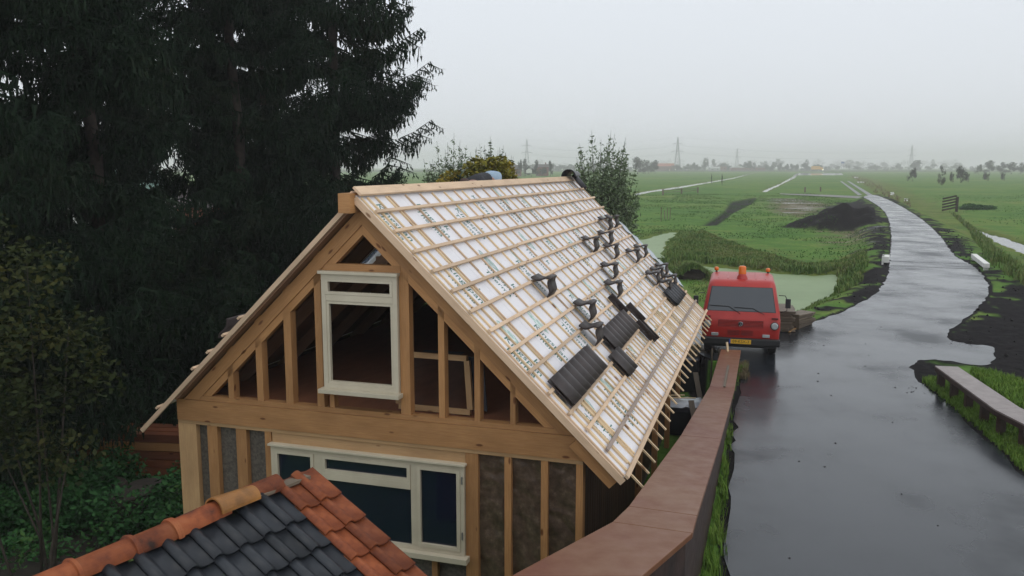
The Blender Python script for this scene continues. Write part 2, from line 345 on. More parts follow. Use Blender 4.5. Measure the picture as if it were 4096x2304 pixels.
tw1 = poly([r4(1388, 279), r4(1400, 279), r4(1532, 366), r4(1506, 368)], -.5); tw2 = poly([r4(1434, 279), r4(1448, 279), r4(1603, 368), r4(1568, 368)], -.5)
sidepath = poly([r4(1000, 360), r4(1270, 368), r4(1500, 377), r4(1555, 384), r4(1560, 400), r4(1480, 390), r4(1270, 378), r4(1000, 365)], -.62)
pond = poly([r8(-60, 400), r8(240, 395), r8(330, 375), r8(420, 349), r8(470, 350), r8(445, 380), r8(400, 420), r8(378, 450), r8(374, 490), r8(420, 522), r8(560, 545), r8(720, 562), r8(900, 577), r8(1100, 602), r8(1300, 612), r8(1430, 605),
             r8(1445, 650), r8(1440, 700), r8(1400, 755), r8(1250, 800), r8(1190, 840), r8(1080, 870), r8(850, 800), r8(700, 660), r8(620, 603), r8(480, 562), r8(370, 532), r8(320, 500), r8(200, 470), r8(-60, 480)], WZ)
ditchA = poly([r4(60, 365), r4(130, 349), r4(350, 317), r4(520, 290), r4(690, 262), r4(860, 222), r4(862, 224), r4(700, 266), r4(530, 297), r4(360, 327), r4(150, 357), r4(60, 378)], WZ)
ditchB = poly([r4(875, 354), r4(940, 323), r4(1000, 300), r4(1060, 265), r4(1080, 255), r4(1090, 243), r4(1120, 228), r4(1400, 229), r4(1410, 244), r4(1112, 245), r4(1098, 262), r4(1070, 275), r4(1030, 295), r4(910, 354)], WZ)
ditchC = poly([r7(1262, 700), r7(1310, 712), r7(1380, 722), r7(1500, 760), r7(1700, 820), r7(1919, 880), r7(2300, 990), r7(2300, 1230), r7(1919, 1040), r7(1800, 990), r7(1600, 890), r7(1500, 830), r7(1400, 780), r7(1320, 745)], WZ)
ditchE = poly([r7(1860, 1060), r7(1919, 1040), r7(2000, 1100), r7(2000, 1160), r7(1919, 1140)], WZ)
small = [poly([r4(a-w, b-h), r4(a+w, b-h*.8), r4(a+w*.8, b+h), r4(a-w*.9, b+h)], WZ) for a, b, w, h in ((1493, 258, 14, 5), (1523, 288, 24, 6), (1727, 362, 15, 12), (1815, 402, 14, 12))]
soilL = poly([r8(1040, 880), r8(1195, 915), r8(1190, 870), r8(1300, 800), r8(1420, 780), r8(1520, 720), r8(1610, 610), r8(1650, 540), r8(1640, 460), r8(1625, 300), r8(1500, 290), r8(1220, 255), r8(1330, 190), r8(1440, 140), r8(1600, 140), r8(1700, 200), r8(1780, 320), r8(1790, 500), r8(1790, 640), r8(1700, 720), r8(1500, 810), r8(1200, 950)])
soilR = poly([(2213, 490), (2252, 500), (2310, 540), (2385, 568), (2450, 627), (2480, 655), (2530, 690), (2590, 712), (2760, 760), (3000, 900), (2950, 1010), (2576, 975), (2490, 960), (2440, 935), (2370, 940), (2350, 985), (2325, 985), (2280, 930), (2280, 905), (2370, 842), (2480, 760), (2480, 720), (2440, 665), (2380, 620), (2300, 545), (2230, 500)])
mud = poly([r8(1020, 118), r8(1200, 118), r8(1420, 150), r8(1330, 190), r8(1200, 215), r8(1060, 185)]); mud2 = poly([r8(1420, 290), r8(1640, 290), r8(1650, 400), r8(1480, 340)])
trench = poly([r8(800, 130), r8(950, 108), r8(930, 135), r8(800, 190), r8(740, 230), r8(690, 258), r8(620, 260), r8(700, 215), r8(760, 180)])
trench2 = poly([r8(600, 95), r8(830, 120), r8(800, 145), r8(700, 120), r8(600, 108)])
olive = poly([r8(380, 450), r8(480, 350), r8(620, 290), r8(900, 380), r8(1250, 470), r8(1620, 430), r8(1640, 560), r8(1560, 640), r8(1480, 700), r8(1440, 612), r8(1100, 600), r8(720, 560), r8(420, 520), r8(372, 490)])
oliveR = poly([(2250, 460), (2330, 490), (2400, 520), (2450, 570), (2576, 660), (2700, 740), (2700, 800), (2530, 690), (2450, 630), (2385, 565), (2300, 525), (2190, 470), (2130, 440), (2160, 437)])
bankR = poly([(2140, 440), (2180, 448), (2260, 480), (2300, 500), (2290, 515), (2230, 500), (2190, 470)])
yard = np.array(wallmid[::-1]+[(5.3, 20.6), (4.4, 21.8), (4.2, 30), (-3, 34), (-30, 34), (-30, 2), (wallmid[-1][0], 2)])
roadplus = np.array([(-1.0, -4)] + [tuple(p) for p in wallmid[::-1]] + [(5.2, 20.3), (4.4, 21.2), (4.3, 29.0), (7.6, 28.5)] + [tuple(p) for p in poly([r8(1090, 800), r8(1190, 850), r8(1420, 775), r8(1520, 720), r8(1600, 620), r8(1660, 540), r8(1660, 290), r8(1600, 130)])]
                    + [tuple(p) for p in poly([(2215, 487), (2310, 530), (2400, 580), (2460, 625), (2550, 680), (2700, 740), (2576, 1195)])] + [(12, 8), (12, -4)])
def inside(P, X, Y):
    r = np.zeros(X.shape, bool); n = len(P)
    for i in range(n):
        x1, y1 = P[i]; x2, y2 = P[(i+1) % n]
        c = ((y1 > Y) != (y2 > Y)); r ^= c & (X < (x2-x1)*(Y-y1)/((y2-y1) if y2 != y1 else 1e-9)+x1)
    return r
def dist(P, X, Y, closed=True):
    d = np.full(X.shape, 1e9); n = len(P)
    for i in range(n if closed else n-1):
        a = P[i]; b = P[(i+1) % n]; e = b-a; L = e@e+1e-12
        t = np.clip(((X-a[0])*e[0]+(Y-a[1])*e[1])/L, 0, 1); d = np.minimum(d, np.hypot(X-a[0]-t*e[0], Y-a[1]-t*e[1]))
    return d
def sd(P, X, Y): d = dist(P, X, Y); return np.where(inside(P, X, Y), -d, d)
sm = lambda t: np.clip(t, 0, 1)**2*(3-2*np.clip(t, 0, 1))
HEAP_C = at(2118, 553); HEAP_R = (5.2, 5.0)
def terrain_z(X, Y, full=False):
    rr = np.hypot(X, Y)
    z = -0.72+0.06*(vnoise(X, Y, 9, 2)-.5)
    j = (vnoise(X, Y, .9, 3)-.5)
    dr = sd(roadplus, X, Y); z = z+(0-z)*(1-sm((dr+.2)/2.2))
    dy = sd(yard, X, Y); z = np.where(dy < 0, -1.0, z); z = np.where((dy >= 0) & (dy < 2) & (Y > 21) & (X < 5), np.minimum(z, -1.0+dy*.5), z)
    hx = (X-HEAP_C[0])/HEAP_R[0]; hy = (Y-HEAP_C[1])/HEAP_R[1]; hd = np.hypot(hx, hy)+j*.25
    heap = np.clip(1-hd, 0, 1); z = z+2.4*heap**1.1*(.85+.3*vnoise(X, Y, .8, 2))
    wet = np.full(X.shape, 9.0)
    for P, k in [(pond, .55), (ditchA, .3), (ditchB, .3), (ditchC, .5), (ditchE, .5)]+[(s, .3) for s in small]:
        c = (P.min(0)+P.max(0))/2; R_ = np.hypot(*(P.max(0)-P.min(0)))/2+3; msk = np.hypot(X-c[0], Y-c[1]) < R_
        if not msk.any(): continue
        d = np.full(X.shape, 9e3); d[msk] = sd(P, X[msk], Y[msk]); d = d+j*np.clip(rr/40, .3, 1.6)*.6
        z = np.minimum(z, WZ+.02+d*k); z = np.maximum(z, -1.7); wet = np.minimum(wet, d)
    dt = sd(trench, X, Y); z = np.where(dt < .8, z-.35*sm((.8-dt)/1.2), z)
    return (z, j, hd, wet, dt, dr, dy) if full else z

def build_ground():
    r = [1.5]
    while r[-1] < 3400: r.append(r[-1]+max(0.035, min((1.1 if r[-1] < 60 else .4)*r[-1]**2/(843*5.5), r[-1]*(.025 if r[-1] < 250 else .013))))
    r = np.array(r); az_ = np.concatenate([np.linspace(-80, -36, 40, endpoint=False), np.linspace(-36, 38, 640), np.linspace(38, 80, 40)[1:]])*PI/180
    A, Rr = np.meshgrid(az_, r); X = Rr*np.sin(A); Y = Rr*np.cos(A)
    z, j, hd, wet, dt, dr, dy = terrain_z(X, Y, True)
    soil = np.zeros(X.shape); jj = j*2.4
    for P in (soilL, soilR): soil = np.maximum(soil, sm(.5-(sd(P, X, Y)+jj*np.clip(Rr/25, .5, 2))/.5))
    drd = sd(road_poly, X, Y); strip = (drd < .45) & (Y < 26) ; soil = np.where((drd > -1) & (drd < .12+.1*j), 1, soil)
    soil = np.maximum(soil, sm((1.05-hd)/.1)); soil = np.maximum(soil, .95*sm((.35-dt)/.5))
    ol = np.zeros(X.shape)
    for P, w in ((olive, 1.0), (oliveR, .8), (bankR, 1)): ol = np.maximum(ol, w*sm(.5-(sd(P, X, Y)+jj*3)/4))
    ol = np.maximum(ol, .8*sm((1.5-wet)/1.5)*(Rr < 400))
    md = np.maximum(sm(.5-(sd(mud, X, Y)+jj*3)/3), sm(.5-(sd(mud2, X, Y)+jj*3)/3))
    z = z+soil*(Rr < 70)*.09*(vnoise(X, Y, .22, 2)-.3)*(drd > .1)
    z = np.where((drd < 1.2) & (dr < 1.5), np.minimum(z, -.018+np.maximum(drd-.03, 0)*.3), z); z = np.where(drd < -.12-.008*Rr, -.08, z)
    V = np.stack([X, Y, z], -1).reshape(-1, 3); nr, nc = X.shape
    i = np.arange(nr-1)[:, None]*nc+np.arange(nc-1)[None]; Fq = np.stack([i, i+1, i+nc+1, i+nc], -1).reshape(-1, 4)[:, ::-1]
    m = M('field_ground', (.05, .1, .02), .85, .1)
    me = raw_mesh('field', V, Fq, m, True)
    at_ = me.color_attributes.new('zone', 'FLOAT_COLOR', 'POINT'); at_.data.foreach_set('color', np.stack([soil, ol, md, np.ones_like(soil)], -1).astype(np.float32).ravel())
    co = coords(m, 'World'); va = N(m, 'ShaderNodeVertexColor'); va.layer_name = 'zone'; sp = N(m, 'ShaderNodeSeparateColor'); link(m, va.outputs[0], sp.inputs[0])
    nb = noise(m, co, .035, 4, .6); nm = noise(m, co, .45, 5, .65); nf = noise(m, co, 6, 4, .7)
    c = ramp(m, mth(m, 'MULTIPLY_ADD', nm, .5, mth(m, 'MULTIPLY', nb, .5)), [(.36, (.050, .13, .020)), (.5, (.088, .175, .028)), (.62, (.155, .195, .045))])
    c = mixc(m, .55, c, ramp(m, nf, [(.3, (.4, .4, .4)), (.7, (1.45, 1.45, 1.4))]), 'MULTIPLY')
    mps = coords(m, 'World', (.06, .5, 1)); ns = noise(m, mps, 1, 4, .6); c = mixc(m, ramp(m, ns, [(.62, (0, 0, 0)), (.75, (.6, .6, .6))]), c, (.10, .11, .045))
    co2 = ramp(m, nm, [(.3, (.055, .085, .02)), (.5, (.11, .145, .03)), (.7, (.16, .15, .05))]); c = mixc(m, sp.outputs[1], c, co2)
    cm = ramp(m, nm, [(.35, (.11, .075, .05)), (.65, (.16, .13, .085))]); c = mixc(m, mth(m, 'MULTIPLY', sp.outputs[2], .85), c, cm)
    cs = ramp(m, nf, [(.3, (.005, .005, .006)), (.6, (.013, .011, .011)), (.8, (.026, .021, .018))])
    far_ = mixc(m, 0.0, cs, cs); c = mixc(m, sp.outputs[0], c, far_); link(m, c, BS(m).inputs['Base Color'])
    rg = mth(m, 'MULTIPLY_ADD', sp.outputs[0], .05, .9); pud = mth(m, 'MULTIPLY', sp.outputs[2], ramp(m, noise(m, coords(m, 'World', (.3, 1, 1)), .5, 3), [(.54, (0, 0, 0)), (.58, (1, 1, 1))])) 
    rg = mth(m, 'MULTIPLY', rg, mth(m, 'SUBTRACT', 1.0, mth(m, 'MULTIPLY', pud, .93))); link(m, rg, BS(m).inputs['Roughness'])
    bump(m, mth(m, 'ADD', nf, mth(m, 'MULTIPLY', noise(m, co, 25, 3), .5)), .6, .06)
    return kind(obj('field', me, None), 'structure')
build_ground()

def sheet(name, P, z, m, kindname='structure', sub=None):
    bm = bmesh.new(); vs = [bm.verts.new((p[0], p[1], z)) for p in P]; f = bm.faces.new(vs)
    if f.calc_center_median() is None: pass
    bmesh.ops.triangulate(bm, faces=bm.faces[:]); bmesh.ops.recalc_face_normals(bm, faces=bm.faces)
    me = bpy.data.meshes.new(name); bm.to_mesh(me); bm.free()
    if me.polygons and me.polygons[0].normal.z < 0: me.flip_normals()
    me.materials.append(m); o = bpy.data.objects.new(name, me); COL.objects.link(o); o['kind'] = kindname; return o
def mat_asphalt():
    m = M('wet_asphalt', (.03, .03, .033), .3, .5); co = coords(m, 'World')
    f = noise(m, co, 60, 3); b = noise(m, co, .35, 4, .6); st = noise(m, coords(m, 'World', (.9, .35, 1)), .8, 4, .6)
    c = ramp(m, mth(m, 'MULTIPLY_ADD', b, .5, mth(m, 'MULTIPLY', f, .5)), [(.3, (.009, .011, .014)), (.7, (.022, .026, .031))]); link(m, c, BS(m).inputs['Base Color'])
    r = ramp(m, mth(m, 'MULTIPLY_ADD', b, .72, mth(m, 'MULTIPLY', st, .28)), [(.36, (.42, .42, .42)), (.47, (.24, .24, .24)), (.6, (.11, .11, .11))]); link(m, r, BS(m).inputs['Roughness'])
    bump(m, mth(m, 'ADD', f, mth(m, 'MULTIPLY', noise(m, co, 140, 2), .6)), .10, .004); return m
MT['asphalt'] = mat_asphalt()
def smooth_poly(P, it=2, keep_near=8):
    P = [tuple(p) for p in P]
    for _ in range(it):
        Q = []
        for i in range(len(P)):
            a, b = np.array(P[i]), np.array(P[(i+1) % len(P)])
            if a[1] < keep_near or b[1] < keep_near: Q.append(tuple(a)); continue
            Q += [tuple(a*.75+b*.25), tuple(a*.25+b*.75)]
        P = Q
    return np.array(P)
def wob(P, amp=.13):
    out = []
    for i in range(len(P)):
        a, b = P[i], P[(i+1) % len(P)]; n = max(1, int(min(12, np.hypot(*(b-a))/.35)))
        for k in range(n): q = a+(b-a)*k/n; out.append(q+(rng.random(2)-.5)*amp*min(1, np.hypot(*q)/25+.4))
    return np.array(out)
sheet('road', wob(smooth_poly(road_poly)), 0.0, MT['asphalt'])
MT['pale_track'] = vary('pale_concrete_track', [(.3, (.09, .09, .095)), (.7, (.15, .15, .155))], .8, (.3, .5), 'World', rand=0)
sheet('track', tw1, -.64, MT['pale_track']); sheet('track', tw2, -.64, MT['pale_track'])
sheet('path', sidepath, -.64, vary('muddy_path', [(.3, (.09, .08, .07)), (.7, (.16, .14, .12))], .6, (.35, .6), 'World', rand=0))
def mat_duck():
    m = M('duckweed', (.2, .25, .12), .55, .3); co = coords(m, 'World'); n = noise(m, co, .35, 5, .6); f = noise(m, co, 14, 3)
    c = ramp(m, mth(m, 'MULTIPLY_ADD', n, .7, mth(m, 'MULTIPLY', f, .3)), [(.3, (.17, .235, .11)), (.6, (.235, .31, .155)), (.75, (.27, .34, .19))]); link(m, c, BS(m).inputs['Base Color']); return m
sheet('pond_water', [(-6, 40), (-6, 75), (30, 75), (40, 45), (20, 24), (3, 26)], WZ, mat_duck())
MT['water'] = M('ditch_water', (.03, .035, .03), .06, .5)
MT['water'].node_tree.nodes['Principled BSDF'].inputs['Roughness'].default_value = .05
for P in [ditchA, ditchB, ditchC, ditchE]+small:
    c = P.mean(0); lo, hi = P.min(0)-6, P.max(0)+6
    hull = sorted(map(tuple, P)); 
    def half(pts):
        s = []
        for p in pts:
            while len(s) > 1 and (s[-1][0]-s[-2][0])*(p[1]-s[-2][1])-(s[-1][1]-s[-2][1])*(p[0]-s[-2][0]) <= 0: s.pop()
            s.append(p)
        return s[:-1]
    hp = np.array(half(hull)+half(hull[::-1])); d = hp-c; hp = hp+d/np.linalg.norm(d, axis=1)[:, None]*1.5
    sheet('water', hp, WZ+.004, MT['water'])
# road joints: two dark seams across the asphalt at the little bridge
for a, b in (((2242, 657), (2432, 664)), ((2240, 668), (2452, 677))):
    A, B = np.array(at(*a)), np.array(at(*b)); mb = MB(); mb.box(((A[0]+B[0])/2, (A[1]+B[1])/2, .004), np.linalg.norm(B-A), .07, .004, X=(*((B-A)/np.linalg.norm(B-A)), 0), Y=(-(B-A)[1]/np.linalg.norm(B-A), (B-A)[0]/np.linalg.norm(B-A), 0)); kind(obj('road_seam', mb, MT['steel_post']), 'structure')
# clods fallen on the road
mb = MB()
for i in range(46):
    x, y = at(random.uniform(1950, 2400), random.choice([random.uniform(900, 1440), random.uniform(840, 1000), random.uniform(700, 900)])) if i > 12 else at(random.gauss(2290, 14), random.gauss(978, 6))
    if not inside(road_poly, np.array([x]), np.array([y]))[0]: continue
    s_ = random.uniform(.008, .03); n = len(mb.v)
    mb.add([(x+s_*random.uniform(.6, 1.3)*a, y+s_*random.uniform(.6, 1.3)*b, .002+s_*c_*.5) for a, b, c_ in ((1, 0, 0), (0, 1, 0), (-1, 0, 0), (0, -1, 0), (0, 0, 1))], [(0, 1, 4), (1, 2, 4), (2, 3, 4), (3, 0, 4)])
kind(obj('soil_crumbs', mb, M('crumb', (.015, .013, .012), .8)), 'stuff')

# ------------------------------------------------------------------ grasses and weeds (uncountable)
def tufts(name, XY, Z, m, h, n, wid=.012, lean=.45, hs=None):
    K = len(XY); hh = h*(.55+.9*rng.random((K, n))); 
    if hs is not None: hh = hh*hs[:, None]
    a = rng.random((K, n))*2*PI; l = lean*hh*(.2+rng.random((K, n))); bx = XY[:, 0:1]+(rng.random((K, n))-.5)*h*.5; by = XY[:, 1:2]+(rng.random((K, n))-.5)*h*.5
    sx, sy = -np.sin(a)*wid, np.cos(a)*wid; bz = np.repeat(Z[:, None], n, 1)-.03
    p0 = np.stack([bx-sx, by-sy, bz], -1); p1 = np.stack([bx+sx, by+sy, bz], -1)
    mx, my, mz = bx+np.cos(a)*l*.35, by+np.sin(a)*l*.35, bz+hh*.65; p2 = np.stack([mx+sx*.8, my+sy*.8, mz], -1); p3 = np.stack([mx-sx*.8, my-sy*.8, mz], -1)
    p4 = np.stack([bx+np.cos(a)*l, by+np.sin(a)*l, bz+hh*(1-.25*rng.random((K, n)))], -1)
    V = np.stack([p0, p1, p2, p3, p4], 2).reshape(-1, 3); i = np.arange(K*n)[:, None]*5
    F3 = np.concatenate([i+[0, 1, 2], i+[0, 2, 3], i+[3, 2, 4]]); me = raw_mesh(name, V, F3, m)
    return kind(obj(name, me, None), 'stuff')
def scatter(P, n, cond=None):
    lo, hi = P.min(0), P.max(0); X = lo[0]+rng.random(n)*(hi[0]-lo[0]); Y = lo[1]+rng.random(n)*(hi[1]-lo[1]); k = inside(P, X, Y)
    if cond is not None: k &= cond(X, Y)
    return np.stack([X[k], Y[k]], -1)
# strip of long grass between parapet and road
strip = np.array([tuple(b[:2]+np.array([-.02, 0])) for a, b in CAPS[:-1]]+[(1.9, 8.6), (2.55, 9.6), (3.42, 12.89), (4.28, 15.86), (5.2, 19.0), (5.75, 20.2)])
S_ = scatter(strip, 12000); zz = terrain_z(S_[:, 0], S_[:, 1]); tufts('grass', S_, zz, MT['grass_long'], .17, 8, .006)
mb = MB(); 
S_ = scatter(np.array([at(1858, 920), at(1880, 915), at(1878, 955), at(1862, 955)]), 600); tufts('dry_grass', S_, np.zeros(len(S_)), MT['straw'], .14, 8, .006)
# grass under the right-hand rail
strR = np.array([(9.3, 19.2), (8.45, 16.2), (7.95, 13.6), (7.8, 11.5), (9.5, 11.5), (9.6, 15), (10.2, 18.6), (9.9, 19.2)])
S_ = scatter(strR, 7000, lambda X, Y: sd(road_poly, X, Y) > .06); tufts('grass', S_, terrain_z(S_[:, 0], S_[:, 1]), MT['grass_long'], .12, 8, .007)
S_ = scatter(poly([(2440, 935), (2500, 945), (2576, 965), (2700, 1000), (2700, 1080), (2576, 1040), (2480, 975)]), 3500); tufts('grass', S_, terrain_z(S_[:, 0], S_[:, 1]), MT['grass_long'], .18, 8, .008)
# pond banks, peninsula and verges
def ok(X, Y):
    w = np.minimum(sd(pond, X, Y), sd(ditchC, X, Y)); return (w > .1) & (sd(road_poly, X, Y) > .4)
edge = scatter(np.concatenate([[p] for p in (pond.min(0)-4, (pond[:, 0].max()+4, pond[:, 1].min()-4), pond.max(0)+4, (pond[:, 0].min()-4, pond[:, 1].max()+4))]), 30000, lambda X, Y: ok(X, Y) & (sd(pond, X, Y) < 1.6) & (sd(soilL, X, Y) > .3) & (Y > 24) & (sd(yard, X, Y) > 0))
hs = .5+1.0*vnoise(edge[:, 0], edge[:, 1], 1.6, 3); tufts('bank_weeds', edge, terrain_z(edge[:, 0], edge[:, 1]), MT['grass_olive'], .11, 4, .012, hs=hs)
S_ = scatter(olive, 17000, lambda X, Y: ok(X, Y) & (sd(soilL, X, Y) > .2)); d_ = sd(pond, S_[:, 0], S_[:, 1]); hs = (.3+.6*np.exp(-d_/2.5))*(.5+vnoise(S_[:, 0], S_[:, 1], 1.8, 3)); tufts('bank_weeds', S_, terrain_z(S_[:, 0], S_[:, 1]), MT['grass_olive'], .42, 5, .028, hs=hs)
verg = poly([(2480, 655), (2440, 560), (2390, 520), (2460, 560), (2576, 665), (2700, 740), (2700, 800), (2530, 690)])
S_ = scatter(verg, 30000, ok); hs = .5+.9*vnoise(S_[:, 0], S_[:, 1], 2, 3); tufts('verge_weeds', S_, terrain_z(S_[:, 0], S_[:, 1]), MT['grass_olive'], .42, 5, .025, hs=hs)
S_ = scatter(bankR, 9000, ok); tufts('ditch_reeds', S_, terrain_z(S_[:, 0], S_[:, 1]), MT['straw'], .5, 4, .05)
# tufty pasture in the middle distance
pas = poly([(1500, 640), (1560, 560), (1600, 480), (2050, 478), (2180, 500), (2230, 600), (2190, 680), (1900, 640), (1700, 660)])
S_ = scatter(pas, 42000, lambda X, Y: ok(X, Y) & (sd(soilL, X, Y) > 0) & (vnoise(X, Y, 5, 3) > .5)); tufts('pasture_grass', S_, terrain_z(S_[:, 0], S_[:, 1]), MT['grass_field'], .12, 4, .02)
pasR = poly([(2330, 480), (2576, 480), (2700, 560), (2700, 720), (2560, 640), (2450, 560)])
S_ = scatter(pasR, 20000, lambda X, Y: ok(X, Y) & (vnoise(X, Y, 5, 3) > .52)); tufts('pasture_grass', S_, terrain_z(S_[:, 0], S_[:, 1]), MT['grass_field'], .12, 4, .02)
# soil clods on the shoulders
P_ = []
for Pp, n in ((soilL, 9000), (soilR, 16000)):
    P_.append(scatter(Pp, n, lambda X, Y: (sd(road_poly, X, Y) > .05) & (np.hypot(X, Y) < 75)))
S_ = np.concatenate(P_); Kc = len(S_); s_ = .015+.05*rng.random(Kc)**3+.012*np.hypot(S_[:, 0], S_[:, 1])/30; zc = terrain_z(S_[:, 0], S_[:, 1])+.03
oct_ = np.array([(1, 0, 0), (0, 1, 0), (-1, 0, 0), (0, -1, 0), (0, 0, .8), (0, 0, -.8)]); V = (S_[:, None, :]*0)[:, :1].repeat(6, 1)
V = np.concatenate([S_, zc[:, None]], 1)[:, None, :]+oct_[None]*s_[:, None, None]*(.6+.8*rng.random((Kc, 6, 1)))
i = np.arange(Kc)[:, None]*6; F3 = np.concatenate([i+list(t) for t in ((0, 1, 4), (1, 2, 4), (2, 3, 4), (3, 0, 4), (1, 0, 5), (2, 1, 5), (3, 2, 5), (0, 3, 5))])
kind(obj('soil_clods', raw_mesh('soil_clods', V.reshape(-1, 3), F3, vary('black_soil', [(.3, (.005, .005, .006)), (.7, (.019, .016, .014))], 2, (.6, .9), 'World', rand=0, spec=.2)), None), 'stuff')
# ------------------------------------------------------------------ parapet wall beside the road
def v3(a): return np.array(a, float)
wall = thing('parapet_wall', 'long curving brown parapet wall with a wide wet coping between house and road', 'wall', tuple(((CAPS[0][0]+CAPS[0][1])/2)[:2])+(0,))
seams = [(0, 1), (1, 2), (2, 3), (3, 4), (4, 5), (5, 6)]
for i, j in seams:
    (a, b), (c, d) = CAPS[i], CAPS[j]; g = (c-a)/np.linalg.norm(c-a)*.003; g2 = (d-b)/np.linalg.norm(d-b)*.003
    mb = MB(); mb.prism([a+g, b+g2, d-g2, c-g], (0, 0, -.055)); obj('coping_board', mb, MT['cap'], wall, bevel=.006)
for side in (0, 1):
    for i, j in seams:
        a, c = CAPS[i][side], CAPS[j][side]; o_, p_ = CAPS[i][1-side], CAPS[j][1-side]; a = a+(o_-a)/np.linalg.norm(o_-a)*.06; c = c+(p_-c)/np.linalg.norm(p_-c)*.06
        zb = -1.15 if side == 0 else -.2; mb = MB(); w = (o_-a)/np.linalg.norm(o_-a)*.05
        mb.prism([a-(0, 0, .056), c-(0, 0, .056), (c[0], c[1], zb), (a[0], a[1], zb)], w); obj('side_board', mb, MT['wall_brown'], wall)
mb = MB(); a, b = CAPS[0]; e_ = (b-a)*.08; dn = (0, 0, .056); mb.prism([a+e_-dn, b-e_-dn, ((b-e_)[0], (b-e_)[1], -.3), ((a+e_)[0], (a+e_)[1], -.3)], (-.02, .05, 0)); obj('end_board', mb, MT['wall_brown'], wall)
# right-hand rail: coping on short posts
RT = [((9.45, 18.41), (9.92, 18.32)), ((8.85, 15.0), (9.38, 15.12)), ((8.84, 13.6), (9.4, 13.3)), ((9.1, 11.2), (9.6, 10.9)), ((9.6, 8.8), (10.1, 8.6))]
rail = thing('road_rail', 'low rail of grey-brown boards on brown posts, curving along the grass right of the road', 'rail', (9.2, 15, 0))
RT3 = [(v3((*a, .5)), v3((*b, .5))) for a, b in RT]
for i, k in enumerate(('cap_grey', 'cap_grey', 'cap_grey', 'cap_grey')):
    (a, b), (c, d) = RT3[i], RT3[i+1]; g = (c-a)/np.linalg.norm(c-a)*.003
    mb = MB(); mb.prism([a+g, b+g, d-g, c-g], (0, 0, -.03)); obj('coping_board', mb, MT[k], rail)
    mb = MB(); mb.prism([a+g-(0, 0, .031), c-g-(0, 0, .031), c-g-(0, 0, .12), a+g-(0, 0, .12)], (b-a)/np.linalg.norm(b-a)*.04+v3((.012, 0, 0))); obj('fascia_board', mb, MT['wall_brown'], rail)
for i in range(4):
    (a, b), (c, d) = RT3[i], RT3[i+1]; L = np.linalg.norm(c-a); n = max(1, round(L/.85)); dr_ = (c-a)/L; w = (b-a)/np.linalg.norm(b-a)
    for k in range(n+(i == 3)):
        p = a+dr_*L*k/n+w*.13+dr_*.06; mb = MB(); mb.box((p[0], p[1], .16), .12, .14, .55, X=dr_, Y=w); obj('post', mb, MT['wall_brown'], rail)
# offcuts lying on the parapet
def lath(name, p0, p1, w, h, m, label, cat, group=None, up=(0, 0, 1)):
    mb = MB(); mb.beam(p0, p1, w, h, up); o = obj(name, mb, MT[m]); 
    return tag(o, label, cat, group)
pz = CAPS[0][0][2]
lath('batten_offcut', (*at(1822, 975, pz)[:2], pz+.014)[:3], (*at(1832, 922, pz), pz+.014), .045, .028, 'old_board', 'long grey batten offcut lying aslant on the wet brown coping', 'offcut')
cx, cy = at(1832, 884, pz); lath('batten_offcut', (cx-.01, cy, pz), (cx-.03, cy+.05, pz+.22), .05, .03, 'batten_new', 'short fresh wood block standing at the far end of the brown coping', 'offcut')
cx, cy = at(1798, 905, pz); lath('fence_post', (cx, cy, -1.1), (cx, cy, pz+.34), .06, .05, 'batten_new', 'pale fresh post standing left of the far end of the parapet', 'post')
for k, (x, y, zt) in enumerate(((1789, 880, .55), (1806, 878, .5))):
    cx, cy = at(x, y+22, .3); lath('stake', (cx, cy, -1.1), (cx+.02, cy, zt), .035, .03, 'old_board', ['thin grey stake left of the pale post at the parapet end', 'thin grey stake right of the pale post at the parapet end'][k], 'stake')

# ------------------------------------------------------------------ the house under construction
GU = 9.45                                                  # u of the gable face
def Hp(v, z, u=GU): return H(v, u, z)
base = H(-4.87, 15, -1.0)
house = thing('timber_house', 'timber-frame house under construction with a steep battened roof over white insulation', 'house', tuple(base), -AZ)
RV, RZ = -4.867, CAMZ-.3374; DV, DZ = .7203, -.6936; NV, NZ = .6936, .7203   # ridge, down-slope and normal of the right slope
RU0, RLEN, SL = 9.3, 11.86, 4.66
def RP(u, s, h=0.0): return H(RV+DV*s+NV*h, RU0+u, RZ+DZ*s+NZ*h)           # a point on the right slope
def LP(u, s, h=0.0): return H(RV-DV*s-NV*h, RU0+u, RZ+DZ*s+NZ*h)           # a point on the left slope
DR = HV*DV+HZ*DZ; NR = HV*NV+HZ*NZ; DL = -HV*DV+HZ*DZ; NL = -HV*NV+HZ*NZ
def part(name, mb, m, **k): return obj(name, mb, MT[m] if isinstance(m, str) else m, house, **k)
def hbeam(name, a, b, w, h, m='timber', up=None, **k):     # a, b in (v, u, z)
    mb = MB(); mb.beam(H(*a), H(*b), w, h, HZ if up is None else up); return part(name, mb, m, **k)
def hbox(name, v0, v1, u0, u1, z0, z1, m='timber', **k):
    mb = MB(); mb.box(H((v0+v1)/2, (u0+u1)/2, (z0+z1)/2), abs(v1-v0), abs(u1-u0), abs(z1-z0), HV, HU, HZ); return part(name, mb, m, **k)
